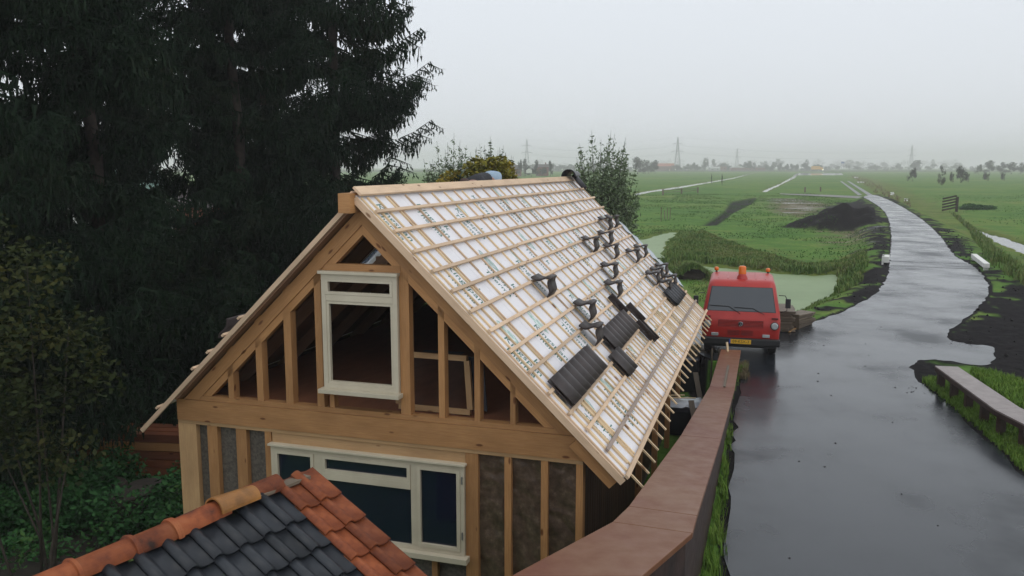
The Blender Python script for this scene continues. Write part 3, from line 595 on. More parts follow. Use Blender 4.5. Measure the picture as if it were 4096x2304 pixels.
# --- gable face, lower storey
hbox('gable_beam', -7.77, -2.035, GU, GU+.14, 1.435, 1.73)
hbox('beam_ledger', -7.77, -2.035, GU+.012, GU+.14, 1.385, 1.432, 'timber_pale')
hbox('cladding_board', -6.29, -3.535, GU+.03, GU+.07, 1.245, 1.383, 'timber_pale')
zb = -1.0
for v0, v1, d, m_ in ((-7.78, -7.49, .14, 'timber_pale'), (-7.31, -7.15, .12, 'timber'), (-6.85, -6.69, .12, 'timber'), (-6.40, -6.305, .12, 'timber'), (-3.53, -3.365, .14, 'timber'),
                      (-3.02, -2.935, .12, 'timber'), (-2.555, -2.47, .12, 'timber'), (-2.12, -2.036, .14, 'timber')):
    hbox('stud', v0, v1, GU+.02, GU+.02+d, zb, 1.383, m_)
for v0 in (-5.9, -5.0, -4.0): hbox('stud', v0, v0+.075, GU+.02, GU+.13, zb, -.06)
for a, b in ((-7.49, -7.31), (-7.15, -6.85), (-6.69, -6.4)): hbox('backing_board', a-.02, b+.02, GU+.10, GU+.115, zb, 1.383, 'backing')
def wrinkled(v0, v1, z0, z1, u, amp=.02):
    mb = MB(); nx, nz = 10, 34; ph = random.random()*9
    mb.grid([[H(v0+(v1-v0)*i/nx, u+amp*math.sin(6*i/nx+ph+5*(j/nz))*math.sin(9*j/nz+ph)+amp*.5*(random.random()-.5), z0+(z1-z0)*j/nz) for i in range(nx+1)] for j in range(nz+1)]); return mb
for a, b in ((-3.365, -3.02), (-2.935, -2.555), (-2.47, -2.12)): part('wrapped_insulation', wrinkled(a, b, zb, 1.383, GU+.09), 'wool', smooth=True)
part('wrapped_insulation', wrinkled(-6.3, -3.53, zb, -.04, GU+.1), 'backing', smooth=True)
# --- lower window
def frame_bars(name, v0, v1, z0, z1, w, d, u, m='frame', parent=None, axes=None):
    for a, b, c, e_ in ((v0, v0+w, z0, z1), (v1-w, v1, z0, z1), (v0+w, v1-w, z1-w, z1), (v0+w, v1-w, z0, z0+w)):
        mb = MB(); mb.box(H((a+b)/2, u+d/2, (c+e_)/2), b-a, d, e_-c, HV, HU, HZ); obj(name, mb, MT[m], parent)
def bar(name, v0, v1, z0, z1, u, d, m, parent): mb = MB(); mb.box(H((v0+v1)/2, u+d/2, (z0+z1)/2), v1-v0, d, z1-z0, HV, HU, HZ); return obj(name, mb, MT[m], parent, bevel=.004)
lw = bpy.data.objects.new('window', None)
def window(name, label): 
    o = bpy.data.objects.new(name, None); COL.objects.link(o); o.parent = house; o['label'] = label; return o
w1 = window('window', 'wide lower window with three lights behind glass')
frame_bars('frame', -6.29, -3.535, .03, 1.215, .055, .09, GU-.02, parent=w1)
bar('head', -6.315, -3.51, 1.216, 1.246, GU-.06, .14, 'frame', w1); bar('sill', -6.33, -3.48, -.045, .028, GU-.11, .2, 'frame', w1)
bar('mullion', -5.645, -5.52, .086, 1.16, GU-.016, .08, 'frame', w1); bar('mullion', -4.262, -4.172, .086, 1.16, GU-.016, .08, 'frame', w1)
bar('transom', -5.519, -4.263, .83, .925, GU-.03, .09, 'frame', w1)
for a, b, c, d in ((-6.234, -5.646, .086, 1.159), (-5.519, -4.263, .926, 1.159), (-4.171, -3.591, .086, 1.159)):
    frame_bars('sash', a, b, c, d, .045, .05, GU-.03, parent=w1)
for a, b, c, d in ((-6.19, -5.69, .13, 1.115), (-5.475, -4.305, .97, 1.115), (-5.519, -4.263, .086, .829), (-4.127, -3.635, .13, 1.115)): bar('pane', a, b, c, d, GU+.012, .008, 'glass_dark', w1)
for z_ in (.25, .98): bar('hinge', -3.57, -3.555, z_, z_+.1, GU-.035, .012, 'steel', w1)
hbox('inner_sheet', -6.25, -3.55, GU+.16, GU+.17, -.1, 1.3, 'blue_sheet')
# --- gable triangle
hbox('bottom_plate', -7.52, -2.32, GU+.012, GU+.14, 1.734, 1.80)
def slanted(name, pts, u, d, m='timber'): mb = MB(); mb.prism([H(v, u, z) for v, z in pts], HU*d); return part(name, mb, m)
def gline(side, s, h): return (RV+side*(DV*s+NV*h), RZ+DZ*s+NZ*h)   # in the gable plane
for side in (-1, 1):
    n_out, n_mid, n_in = -.11, -.27, -.36
    e1 = 4.02 if side < 0 else 3.95
    def cut(h, z): # s where the line at depth h reaches level z
        return (RZ+NZ*h-z)/-DZ
    def ctr(h): return (-RV+RV-NV*h*1)/DV if False else -NV*h/DV
    slanted('gable_rafter', [gline(side, ctr(n_out), n_out), gline(side, cut(n_out, 1.738), n_out), gline(side, cut(n_mid, 1.738), n_mid), gline(side, ctr(n_mid), n_mid)], GU, .12)
    slanted('inner_rafter', [gline(side, ctr(n_mid)+.001, n_mid-.001), gline(side, cut(n_mid-.001, 1.802), n_mid-.001), gline(side, cut(n_in, 1.802), n_in), gline(side, ctr(n_in), n_in)], GU+.02, .11, 'timber')
hbox('collar_beam', -5.42, -4.36, GU+.015, GU+.125, 3.60, 3.688)
def roof_in(v, h=-.362): # height of the inner rafter's lower edge at v
    s = (abs(v-RV)+NV*h)/DV; return RZ+DZ*s+NZ*h
for v0, v1 in ((-6.935, -6.85), (-6.485, -6.39), (-6.045, -5.94), (-5.58, -5.482), (-4.39, -4.26), (-3.875, -3.795), (-3.405, -3.33), (-2.945, -2.88)):
    a, b = roof_in(v0), roof_in(v1); slanted('stud', [(v0, 1.801), (v1, 1.801), (v1, b-.002), (v0, a-.002)], GU+.02, .13)
hbox('stud', -5.40, -5.34, GU+.03, GU+.14, 1.801, 2.01)
w2 = window('window', 'tall cream upper window frame, open and unglazed')
frame_bars('frame', -5.445, -4.395, 2.075, 3.56, .06, .09, GU-.03, parent=w2)
bar('head', -5.475, -4.375, 3.561, 3.60, GU-.07, .14, 'frame', w2); bar('sill', -5.49, -4.36, 2.02, 2.074, GU-.12, .2, 'frame', w2)
bar('transom', -5.384, -4.456, 3.215, 3.30, GU-.03, .09, 'frame', w2)
frame_bars('sash', -5.384, -4.456, 3.301, 3.499, .035, .05, GU-.035, parent=w2)
frame_bars('sash', -5.384, -4.456, 2.136, 3.214, .035, .05, GU-.022, parent=w2)
# --- ridge beam and inside of the attic
hbox('ridge_beam', RV-.16, RV-.0, RU0-.14, RU0+.3, RZ-.22, RZ+.02, 'timber')
hbox('attic_floor', -7.5, -2.25, GU+.15, RU0+RLEN-.1, 1.70, 1.735, 'floorboard')
hbox('back_wall', -7.7, -2.05, RU0+RLEN-.35, RU0+RLEN-.25, -1.0, 1.7, 'cladding')
slanted('back_gable', [gline(-1, 3.95, -.13), gline(-1, .2, -.13), gline(1, .2, -.13), gline(1, 3.95, -.13)], RU0+RLEN-.3, .06, 'underside')
for k in range(1, 9):
    for side in (-1, 1):
        P_, D_ = (RP, DR) if side > 0 else (LP, DL); Nn = NR if side > 0 else NL
        mb = MB(); mb.beam(P_(k*1.25, .25, -.2), P_(k*1.25, 4.0, -.2), .06, .17, Nn); part('rafter', mb, 'underside')
    hbeam('collar_tie', (RV-1.0, RU0+k*1.25+.06, 3.45), (RV+1.0, RU0+k*1.25+.06, 3.45), .05, .14, 'underside')
# window sash leaning inside the attic
lean = thing('loose_window', 'loose wooden window sash with glass leaning inside the attic behind the gable studs', 'window sash', tuple(H(-3.9, GU+.3, 1.74)), -AZ)
A0, A1 = H(-4.60, GU+.42, 1.78), H(-3.60, GU+.42, 1.78); up_ = HZ*math.cos(.2)+HU*math.sin(.2)*1.0; up_ /= np.linalg.norm(up_); X_ = HV; nn = np.cross(X_, up_)
up_ = up_-HV*.14; up_ /= np.linalg.norm(up_); hgt = .69
for p0, p1 in ((A0, A1), (A0+up_*hgt, A1+up_*hgt), (A0+up_*.032, A0+up_*(hgt-.032)), (A1+up_*.032, A1+up_*(hgt-.032))):
    mb = MB(); mb.beam(p0, p1, .06, .075, np.cross(p1-p0, nn)); obj('sash_bar', mb, MT['timber_pale'], lean)
mb = MB(); mb.box((A0+A1)/2+up_*hgt/2, .96, .012, hgt-.06, X_, nn, up_); obj('pane', mb, MT['clear_glass'], lean)
mb = MB(); mb.box(A1+up_*hgt/2+HU*.1+HV*.09, .2, .03, hgt, X_, nn, up_); o = obj('dark_sheet', mb, MT['reed_black'], None); tag(o, 'black board standing right behind the leaning window sash in the attic', 'board')
mb = MB(); c0 = (A0+A1)/2+up_*(hgt+.05); mb.grid([[c0+HV*(i*.07-.1)+HU*(j*.07-.08)+HZ*(.012*random.random()+.01) for i in range(9)] for j in range(3)]); o = obj('grey_cloth', mb, MT['steel_post'], None, smooth=True); tag(o, 'crumpled grey foil strip lying on top of the leaning window sash', 'foil')
# --- roof panels
cols = 10
for k in range(cols):
    a, b = RLEN*k/cols, RLEN*(k+1)/cols; mb = MB(); mb.box((RP(a, 2.33, -.02)+RP(b, 2.33, -.02))/2, b-a-.006, SL-.02, .04, HU, DR, NR); part('insulation_panel', mb, 'panel')
    mb = MB(); mb.box((RP(a, 2.36, -.07)+RP(b, 2.36, -.07))/2, b-a, SL-.12, .05, HU, DR, NR); part('roof_board', mb, 'underside')
SKY = (1.75, 2.75, .95, 1.75)                               # roof window hole on the left slope: u0 u1 s0 s1
def lslab(u0, u1, s0, s1, h, t, m, name):
    mb = MB(); mb.box((LP(u0, s0, h)+LP(u1, s1, h))/2, u1-u0, s1-s0, t, HU, DL, NL); part(name, mb, m)
for u0, u1, s0, s1 in ((0, SKY[0], 0.05, 4.12), (SKY[1], RLEN, .05, 4.12), (SKY[0], SKY[1], .05, SKY[2]), (SKY[0], SKY[1], SKY[3], 4.12)):
    lslab(u0, u1, s0, s1, -.02, .036, 'panel', 'insulation_panel'); lslab(u0, u1, s0, min(s1, 3.95), -.066, .05, 'underside', 'roof_board')
rw = window('roof_window', 'roof window opening in the left slope, seen from inside')
for a, b in (((SKY[0], SKY[2]), (SKY[1], SKY[2])), ((SKY[1], SKY[2]), (SKY[1], SKY[3])), ((SKY[1], SKY[3]), (SKY[0], SKY[3])), ((SKY[0], SKY[3]), (SKY[0], SKY[2]))):
    mb = MB(); mb.beam(LP(*a, -.07), LP(*b, -.07), .05, .2, NL); obj('frame', mb, MT['white_paint'], rw)
mb = MB(); mb.box((LP(SKY[0], SKY[2], .0)+LP(SKY[1], SKY[3], .0))/2, SKY[1]-SKY[0], SKY[3]-SKY[2], .01, HU, DL, NL); g_ = M('roof_glass', (.45, .6, .85), .1); BS(g_).inputs['Alpha'].default_value = .3; obj('pane', mb, g_, rw)
# edge boards of both slopes
mb = MB(); mb.beam(RP(-.012, .03, -.04), RP(-.012, SL+.02, -.04), .022, .085, NR); part('verge_board', mb, 'batten')
mb = MB(); mb.beam(LP(-.012, .03, -.03), LP(-.012, 4.71, -.03), .03, .06, NL); part('verge_board', mb, 'batten')
mb = MB(); mb.beam(RP(.1, 3.97, -.17), RP(.1, SL-.02, -.17), .05, .17, NR); part('rafter_tail', mb, 'timber')
for k in range(1, 26): mb = MB(); mb.beam(RP(.1+k*.47, 3.75, -.14), RP(.1+k*.47, SL-.04, -.14), .05, .12, NR); part('rafter_tail', mb, 'timber')
# ridge boards
for a, b in ((-.02, 4.2), (4.205, 8.4), (8.405, RLEN+.05)): mb = MB(); mb.beam(RP(a, -.005, .055), RP(b, -.005, .055), .14, .03, NR); part('ridge_board', mb, 'batten')
mb = MB(); mb.beam(LP(-.02, .05, .05), LP(RLEN, .05, .05), .1, .025, NL); part('ridge_board', mb, 'batten')
# counter laths down the slope, then battens across
lath_u = [.03, .21, .43, .72, .81, 1.34, 1.83, 2.27, 2.76, 3.20, 3.53, 4.04, 4.57, 5.0, 5.43, 5.88, 6.29, 6.9, 7.38, 7.84, 8.3, 8.75, 9.15, 9.6, 10.05, 10.5, 10.95, 11.4, 11.8]
for u_ in lath_u:
    e_ = SL-.01+random.uniform(-.02, .0); cuts = [.07, random.uniform(1.4, 3.2), e_]
    for a, b in zip(cuts, cuts[1:]):
        mb = MB(); mb.beam(RP(u_+random.uniform(-.01, .01), a+.002, .012), RP(u_+random.uniform(-.012, .012), b-.002, .012), .03, .022, NR); part('counter_lath', mb, random.choice(['batten', 'batten_new', 'batten_new', 'batten']))
for k in range(26):                                        # loose laths pushed in from below, their ends sticking out past the eave
    u_ = .26+k*.455+random.uniform(-.03, .03); top = 3.73+random.uniform(-.03, .03) if k < 9 else random.uniform(3.2, 3.8)
    mb = MB(); mb.beam(RP(u_-.03, top, .013), RP(u_+random.uniform(-.02, .02), 4.92+random.uniform(-.02, .02), .0), .032, .022, NR); part('loose_lath', mb, 'batten_new')
    if k % 2 == 0: mb = MB(); mb.beam(RP(u_+.14, 3.7+random.uniform(-.1, .4), .013), RP(u_+.15, 4.6, .013), .03, .022, NR); part('loose_lath', mb, random.choice(['batten', 'batten_new']))
for k in range(1, 14):
    s_ = .335*k if k < 12 else {12: 3.97, 13: 4.3}[k]; cuts = [random.uniform(-.02, .02) if k < 12 else .12]; 
    while cuts[-1] < RLEN-3: cuts.append(cuts[-1]+random.uniform(2.6, 4.2))
    cuts[-1] = min(cuts[-1], RLEN-.8); cuts.append(RLEN+random.uniform(-.05, .18))
    for a, b in zip(cuts, cuts[1:]):
        g = 'batten_grey' if (k == 2 and 3 < a < 6) or (k == 13) or (k == 9 and a > 8) else 'batten'
        mb = MB(); mb.beam(RP(a+.003, s_+random.uniform(-.008, .008), .042), RP(b-.003, s_+random.uniform(-.008, .008), .042), .045, .028, NR); part('batten', mb, g)
for a, b in ((-.03, 4.0), (4.005, 8.1), (8.105, RLEN+.1)): mb = MB(); mb.beam(RP(a, SL, .045), RP(b, SL, .045), .05, .035, NR); part('eave_batten', mb, 'batten')
for s_ in (2.35, 2.7, 3.05, 3.4, 4.25): mb = MB(); mb.beam(LP(-.04, s_, .03), LP(RLEN, s_, .03), .045, .03, NL); part('batten', mb, 'batten')
# print on the insulation: word marks running down the slope
def text_mesh(body, size, name='print', bold=0.0):
    cu = bpy.data.curves.new(name, 'FONT'); cu.body = body; cu.size = size; cu.resolution_u = 2; cu.offset = bold; cu.align_x = 'CENTER'; cu.align_y = 'CENTER'
    o = bpy.data.objects.new('tmp_text', cu); COL.objects.link(o); dg = bpy.context.evaluated_depsgraph_get(); dg.update()
    me = bpy.data.meshes.new_from_object(o.evaluated_get(dg)); bpy.data.objects.remove(o); me.name = name; me.materials.clear(); return me
def axes(o, X, Y, Z, loc, parent=None):
    m = Matrix(((X[0], Y[0], Z[0], loc[0]), (X[1], Y[1], Z[1], loc[1]), (X[2], Y[2], Z[2], loc[2]), (0, 0, 0, 1)))
    if parent: m = W(parent).inverted() @ m
    o.matrix_local = m; o.location, o.rotation_euler, o.scale = m.to_translation(), m.to_euler(), m.to_scale()
prints = [text_mesh('Kingspan', .185, bold=.001), text_mesh('Therma', .165, bold=.001), text_mesh('k', .2, bold=.001)]
for p in prints: p.materials.append(MT['print_green'])
blob = MB(); blob.v = [(.22*math.cos(q)*(1+.12*math.sin(3*q)), .085*math.sin(q)*(1+.2*math.cos(5*q)), 0) for q in np.linspace(0, 2*PI, 20, endpoint=False)]; blob.face(list(range(20)))
blob_me = blob.mesh('print', fix=False); blob_me.materials.append(MT['print_pale'])
pc = 0
for i in range(11):
    for j in range(4):
        u0 = .36+i*1.15+(.33 if j % 2 else 0)+random.uniform(-.05, .05); s0 = .5+j*1.17+random.uniform(-.06, .06)+(i % 3)*.1
        for me, du, ds in ((blob_me, .17, -.34), (prints[0], 0, 0), (prints[1], -.2, .03), (prints[2], .2, .16)):
            if u0+du > RLEN-.15 or u0+du < .08 or s0+ds < .25 or s0+ds > 4.4: continue
            o = bpy.data.objects.new('print', me); COL.objects.link(o); o.parent = house; axes(o, DR, HU, NR, RP(u0+du, s0+ds, .0008), house); pc += 1
# --- right side wall: vertical boards with brown posts, dark behind
hbox('side_lining', -2.16, -2.14, GU+.16, RU0+RLEN-.3, -1.0, 1.7, 'cladding')
k = 0; u_ = GU+.2
while u_ < RU0+RLEN-.35:
    hbox('cladding_board', -2.13, -2.105, u_, u_+.135, -1.0, 1.45+.0, 'cladding'); u_ += .155
hbox('wall_plate', -2.14, -2.0, GU+.15, RU0+RLEN-.3, 1.46, 1.6, 'timber')
for u_ in (13.4, 15.4, 17.4, 19.4): hbox('porch_post', -2.0, -1.9, u_, u_+.1, -1.0, 1.5, 'timber')
hbox('side_lining', -7.72, -7.70, GU+.16, RU0+RLEN-.3, -1.0, 1.7, 'cladding')
hbox('ground_floor', -7.6, -2.1, GU+.2, RU0+RLEN-.3, -.98, -.9, 'backing')
# white foil hanging over the far verge
P_ = []
for i in range(26):
    s_ = 1.5+2.35*i/25; w = .1+.34*math.sin(PI*i/25)**.6*(.6+.4*i/25)
    P_.append([RP(RLEN+.02-.12+(w+.12)*j/6, s_+.03*math.sin(j+i*.7), .05+.02*math.sin(i*1.3+j)+.015*random.random()-(.03 if j == 6 else 0)*j) for j in range(7)])
mb = MB(); mb.grid(P_); tag(obj('plastic_foil', mb, MT['foil'], None, smooth=True), 'crumpled white translucent foil hanging over the far edge of the battened roof', 'foil')

# ------------------------------------------------------------------ roof tiles
def tile_mesh(w=.31, L=.42, waves=1.0, amp=.02, t=.016, n=14):
    mb = MB(); top, bot = [], []
    def prof(x): q = x/w+.5; return amp*math.sin((q*1.0)*2*PI*waves-.6)
    for y in (0, L*.02, L*.98, L):
        top.append([(-w/2+w*i/n, y-L/2, prof(-w/2+w*i/n)+t/2) for i in range(n+1)])
    rings = []
    for y in (-L/2, L/2):
        rings.append([(-w/2+w*i/n, y, prof(-w/2+w*i/n)+t/2) for i in range(n+1)]+[(-w/2+w*i/n, y, prof(-w/2+w*i/n)-t/2) for i in range(n, -1, -1)])
    mb.grid([rings[0], rings[1]], closed=True); m_ = 2*(n+1)
    for r0 in (0, m_):
        for i in range(n): mb.face([r0+i, r0+i+1, r0+m_-2-i, r0+m_-1-i])
    me = mb.mesh('roof_tile', None, False); 
    me.polygons.foreach_set('use_smooth', [len(p.vertices) == 4 and abs(p.normal.y) < .5 for p in me.polygons]); return me
TM = tile_mesh(amp=.022, t=.022); TM.materials.append(MT['tile']); TL = tile_mesh(amp=-.024, t=.024); TL.materials.append(MT['tile'])
FT = tile_mesh(w=.30, L=.42, waves=1, amp=.016); FT.materials.append(MT['tile'])
FB = tile_mesh(w=.30, L=.42, waves=2, amp=.014); FB.materials.append(MT['tile_black'])
def place(me, X, Y, Z, loc, label, group=None, cat='roof tile', name='roof_tile'):
    o = bpy.data.objects.new(name, me); COL.objects.link(o); axes(o, X/np.linalg.norm(X), Y/np.linalg.norm(Y), Z/np.linalg.norm(Z), loc); return tag(o, label, cat, group)
ORD = ['first', 'second', 'third', 'fourth', 'fifth', 'sixth', 'seventh', 'eighth', 'ninth', 'tenth', 'eleventh', 'twelfth', 'thirteenth', 'fourteenth', 'fifteenth', 'sixteenth', 'seventeenth', 'eighteenth', 'nineteenth', 'twentieth']
tents = [(2.65, 7), (3.35, 9), (2.69, 10), (7.15, 6), (9.96, 5), (10.79, 5), (8.75, 6), (8.16, 7), (9.57, 8), (10.73, 8), (6.68, 8), (5.81, 9), (9.39, 10), (10.98, 10), (10.14, 10), (9.79, 11), (10.75, 11)]
rows = {}
for u0, k in tents: rows.setdefault(k, []).append(u0)
for k, us in rows.items():
    us.sort()
    for n_, u0 in enumerate(us):
        s0 = .335*(k-1); A = RP(u0+.21, s0-.045, .085); B = RP(u0+.21, s0+.17+random.uniform(-.01, .01), .27); C = RP(u0+.21, s0+.335, .05)
        where = f'the {ORD[k-2]} batten row'
        pos = f'{ORD[n_]} tent from the gable, in ' if len(us) > 1 else 'only tent in '
        for (a, b, nm) in ((A, B, 'upslope'), (C, B, 'downslope')):
            X = b-a; Y = HU*(1 if nm == 'upslope' else -1); Z = np.cross(X/np.linalg.norm(X), Y); L_ = np.linalg.norm(X); mid = (a+b)/2
            o = place(TL if nm == 'upslope' else TM, X, Y, Z, mid, f'{nm} tile of the {pos}{where}', 'brown tiles propped in tents on the battens'); o.scale = (L_/.31*1.02, 1, 1)
def flat_tiles(us, s0, me, label, group, h=.085, tilt=.10, layers=1, L=.42):
    for k, u0 in enumerate(us):
        for l in range(layers):
            X = HU*math.cos(tilt)-NR*math.sin(tilt)*-1; Y = DR; Z = np.cross(X, Y); Z = Z if Z@NR > 0 else -Z; X = np.cross(Y, Z)
            o = place(me, X, Y, Z, RP(u0, s0+L/2+l*.01, h+l*.04+random.uniform(0, .006)), label(k, l), group)
LAY = ['bottom layer', 'top layer']
flat_tiles([.36+.277*k for k in range(7)], 3.235, FT, lambda k, l: f'brown flat tile, {ORD[k]} from the gable in the {LAY[l]} of the nearest pile', 'brown tiles piled near the gable', layers=2)
flat_tiles([3.42+.277*k for k in range(7)], 3.22, FT, lambda k, l: f'brown flat tile, {ORD[k]} from the gable in the {LAY[l]} of the middle pile', 'brown tiles of the middle pile', layers=2)
flat_tiles([2.93, 3.19], 3.585, FT, lambda k, l: f'brown flat tile, {ORD[k]} of two in the {LAY[l]} of the small lowest pile', 'brown tiles of the small pile', layers=2)
flat_tiles([9.45+.3*k for k in range(5)], 3.56, FB, lambda k, l: f'black ribbed tile, {ORD[k]} from the gable, {LAY[l]}, at the far lower corner', 'black tiles at the far corner', layers=2, h=.1)
for i, (u0, s0) in enumerate(((5.38, 2.89), (5.9, 3.22), (5.45, 3.55), (5.62, 3.62))):   # tiles standing on their long edge
    X = NR*.8+HU*.6; Y = DR+HU*.06; Z = np.cross(X, Y); o = place(TM, X, Y, Z, RP(u0, s0+.21, .10), ['highest brown tile standing on edge above the middle pile', 'brown tile standing on edge just beyond the middle pile', 'brown tile on edge at the far lower corner of the middle pile', 'lowest brown tile leaning on its neighbour beyond the middle pile'][i], 'brown tiles standing on edge'); o.scale = (.42, 1, 1.2)
# tile on the left slope, black ridge tile at the far end
X = -NL*.3+DL; Y = HU; place(TM, X/np.linalg.norm(X), HU, np.cross(X/np.linalg.norm(X), HU), LP(.35, 2.75, .14), 'black tile propped on the battens of the shaded left slope', cat='roof tile')
def half_tube(p0, p1, r0, r1, t, upv, n=12, sweep=PI, lip=0.0, segs=None):
    p0, p1, upv = v3(p0), v3(p1), v3(upv); ax = (p1-p0)/np.linalg.norm(p1-p0); sd_ = np.cross(ax, upv); sd_ /= np.linalg.norm(sd_); upv = np.cross(sd_, ax)
    mb = MB(); rows_ = []
    st = segs or [(0, r0), (1, r1)]
    for f, r in st:
        c = p0+(p1-p0)*f; o_ = [c+(sd_*math.cos(q)+upv*math.sin(q))*r for q in np.linspace(PI/2-sweep/2, PI/2+sweep/2, n)]
        i_ = [c+(sd_*math.cos(q)+upv*math.sin(q))*(r-t) for q in np.linspace(PI/2+sweep/2, PI/2-sweep/2, n)]; rows_.append(o_+i_)
    mb.grid(rows_, closed=True)
    for r_, off in ((rows_[0], 0), (rows_[-1], (len(rows_)-1)*2*n)):
        for i in range(n-1): mb.face([off+i, off+i+1, off+2*n-2-i, off+2*n-1-i])
    return mb
mb = half_tube(RP(10.9, -.02, .12), RP(11.7, -.02, .12), .15, .13, .018, HZ, segs=[(0, .18), (.12, .18), (.13, .15), (1, .13)]); tag(obj('ridge_tile', mb, MT['tile_black'], None, smooth=True), 'black half-round ridge tile sitting on the far end of the ridge', 'ridge tile')
mb = half_tube(RP(11.3, .0, .12), RP(11.2, .42, .10), .12, .12, .016, NR, sweep=PI*.9); tag(obj('ridge_tile', mb, MT['tile_black'], None, smooth=True), 'long black tile hanging down the slope from the far end of the ridge', 'ridge tile')
#@@PART3
# ------------------------------------------------------------------ red van
van_c = at(1861, 868, .33); VA = math.radians(15.0)
van = thing('red_van', 'red cab-over van with orange roof beacons parked on the wet asphalt, facing the camera', 'van', (van_c[0], van_c[1], 0), -VA)
vx, vy = np.array([math.cos(VA), -math.sin(VA), 0]), np.array([math.sin(VA), math.cos(VA), 0]); vo_ = v3((van_c[0], van_c[1], 0))
def V_(x, y, z): return vo_+vx*x+vy*y+HZ*z
def vbox(name, x0, x1, y0, y1, z0, z1, m, parent=None, bevel=0.0, **k):
    mb = MB(); mb.box(V_((x0+x1)/2, (y0+y1)/2, (z0+z1)/2), x1-x0, y1-y0, z1-z0, vx, vy, HZ); return obj(name, mb, MT[m], parent or van, bevel=bevel, **k)
def ring(z, w, yf, yb, r=.13, n=5):
    pts = []
    for cx_, cy_, a0 in ((w-r, yf+r, -PI/2), (w-r, yb-r, 0), (-w+r, yb-r, PI/2), (-w+r, yf+r, PI)):
        for k in range(n+1): a = a0+PI/2*k/n; pts.append(V_(cx_+r*math.cos(a), cy_+r*math.sin(a), z))
    return pts
mb = MB(); RS = [(.42, .93, .06, 2.62), (.50, .965, .02, 2.65), (.78, .985, .0, 2.66), (1.0, .985, .015, 2.66), (1.03, .98, .035, 2.66), (1.17, .97, .07, 2.65), (1.80, .855, .47, 2.57), (1.87, .835, .53, 2.54), (1.925, .79, .62, 2.48), (1.95, .72, .75, 2.38)]
mb.grid([ring(z_, w, yf, yb, .14 if z_ < 1.8 else .17) for z_, w, yf, yb in RS], closed=True); n_ = len(RS)-1; m_ = len(ring(1, 1, 0, 1)); mb.face([n_*m_+k for k in range(m_)]); mb.face([k for k in range(m_)][::-1])
me = mb.mesh('body', W(van).inverted(), True); obj('body', me, MT['red_paint'], van)
for x0 in (-.62, -.38, -.14, .10, .34, .58):                # pressed ribs of the roof
    vbox('roof_rib', x0, x0+.03, .85, 2.3, 1.948, 1.958, 'red_paint')
def slant(z): return .07+(z-1.17)*(.40/.63)                # y of the screen plane
def wq(x0, x1, z0, z1, off, name, m, par=None, inset=0.0, th=.012):
    k0 = 1-(z0-1.17)/.63*.118; k1 = 1-(z1-1.17)/.63*.118
    a, b, c, d = V_(x0*k0, slant(z0)-off, z0), V_(x1*k0, slant(z0)-off, z0), V_(x1*k1, slant(z1)-off, z1), V_(x0*k1, slant(z1)-off, z1)
    mb = MB(); mb.prism([a, b, c, d], vy*th); return obj(name, mb, MT[m], par or van, bevel=.01)
gl = wq(-.845, .845, 1.205, 1.775, .006, 'windscreen', 'windscreen'); rs_ = wq(-.87, .87, 1.19, 1.79, .001, 'windscreen_seal', 'black_plastic')
for x0, x1, zz_ in ((-.80, -.30, 1.33), (-.17, .30, 1.30)):
    mb = MB(); mb.tube([V_(x0, slant(zz_)-.03, zz_), V_(x1, slant(zz_)-.03, zz_-.02)], .009, 6); mb.tube([V_(x1, slant(zz_)-.035, zz_-.02), V_(x1+.28, slant(1.16)-.04, 1.15)], .009, 6); obj('wiper', mb, MT['black_plastic'], van)
for s_ in (-1, 1):
    mb = MB(); mb.tube([V_(s_*.93, .30, 1.62), V_(s_*1.08, .2, 1.63), V_(s_*1.13, .17, 1.52), V_(s_*1.13, .17, 1.25), V_(s_*.97, .25, 1.18)], .011, 6); mr = obj('mirror_arm', mb, MT['black_plastic'], van)
    vbox('mirror', s_*1.15-.065, s_*1.15+.065, .12, .17, 1.32, 1.56, 'black_plastic', bevel=.01)
def disc(name, x, y, z, r, d, m, par=None, n=20, lab=None):
    mb = MB(); a = [V_(x+r*math.cos(q), y, z+r*math.sin(q)) for q in np.linspace(0, 2*PI, n, endpoint=False)]; b = [p+vy*d for p in a]; c = [V_(x+r*.75*math.cos(q), y-r*.12, z+r*.75*math.sin(q)) for q in np.linspace(0, 2*PI, n, endpoint=False)]
    mb.grid([b, a, c], closed=True); mb.face([2*n+k for k in range(n)]); o = obj(name, mb, MT[m], par or van, label=lab); return o
vbox('grille_recess', -.56, .56, -.004, .01, .80, .98, 'dark_red')
for k in range(5): vbox('grille_slat', -.55, .55, -.012, -.004, .808+k*.035, .824+k*.035, 'red_paint')
for k in range(4): vbox('grille_slat', -.32, -.02, -.008, .006, .60+k*.035, .612+k*.035, 'dark_red'); vbox('grille_slat', .02, .32, -.008, .006, .60+k*.035, .612+k*.035, 'dark_red')
for s_ in (-1, 1):
    disc('headlight_rim', s_*.84, -.02, .865, .105, .02, 'black_plastic'); disc('headlight', s_*.84, -.035, .865, .088, .02, 'lens')
    vbox('fog_lamp', s_*.64-.09, s_*.64+.09, -.03, .02, .555, .635, 'lens', bevel=.01)
vbox('indicator', .76, .92, -.004, .02, 1.03, 1.075, 'dark_red'); vbox('indicator', -.92, -.76, -.004, .02, 1.03, 1.075, 'dark_red')
emb = disc('emblem', 0, -.02, .888, .062, .01, 'black_plastic')
mb = MB(); tr_ = [V_(.055*math.cos(q), -.031, .888+.055*math.sin(q)) for q in np.linspace(0, 2*PI, 25)]; mb.tube(tr_, .006, 5)
for a, b in (((-.022, .042), (0, .003)), ((0, .003), (.022, .042)), ((-.045, .025), (-.022, -.045)), ((-.022, -.045), (0, -.004)), ((0, -.004), (.022, -.045)), ((.022, -.045), (.045, .025))): mb.tube([V_(a[0], -.031, .888+a[1]), V_(b[0], -.031, .888+b[1])], .0055, 5)
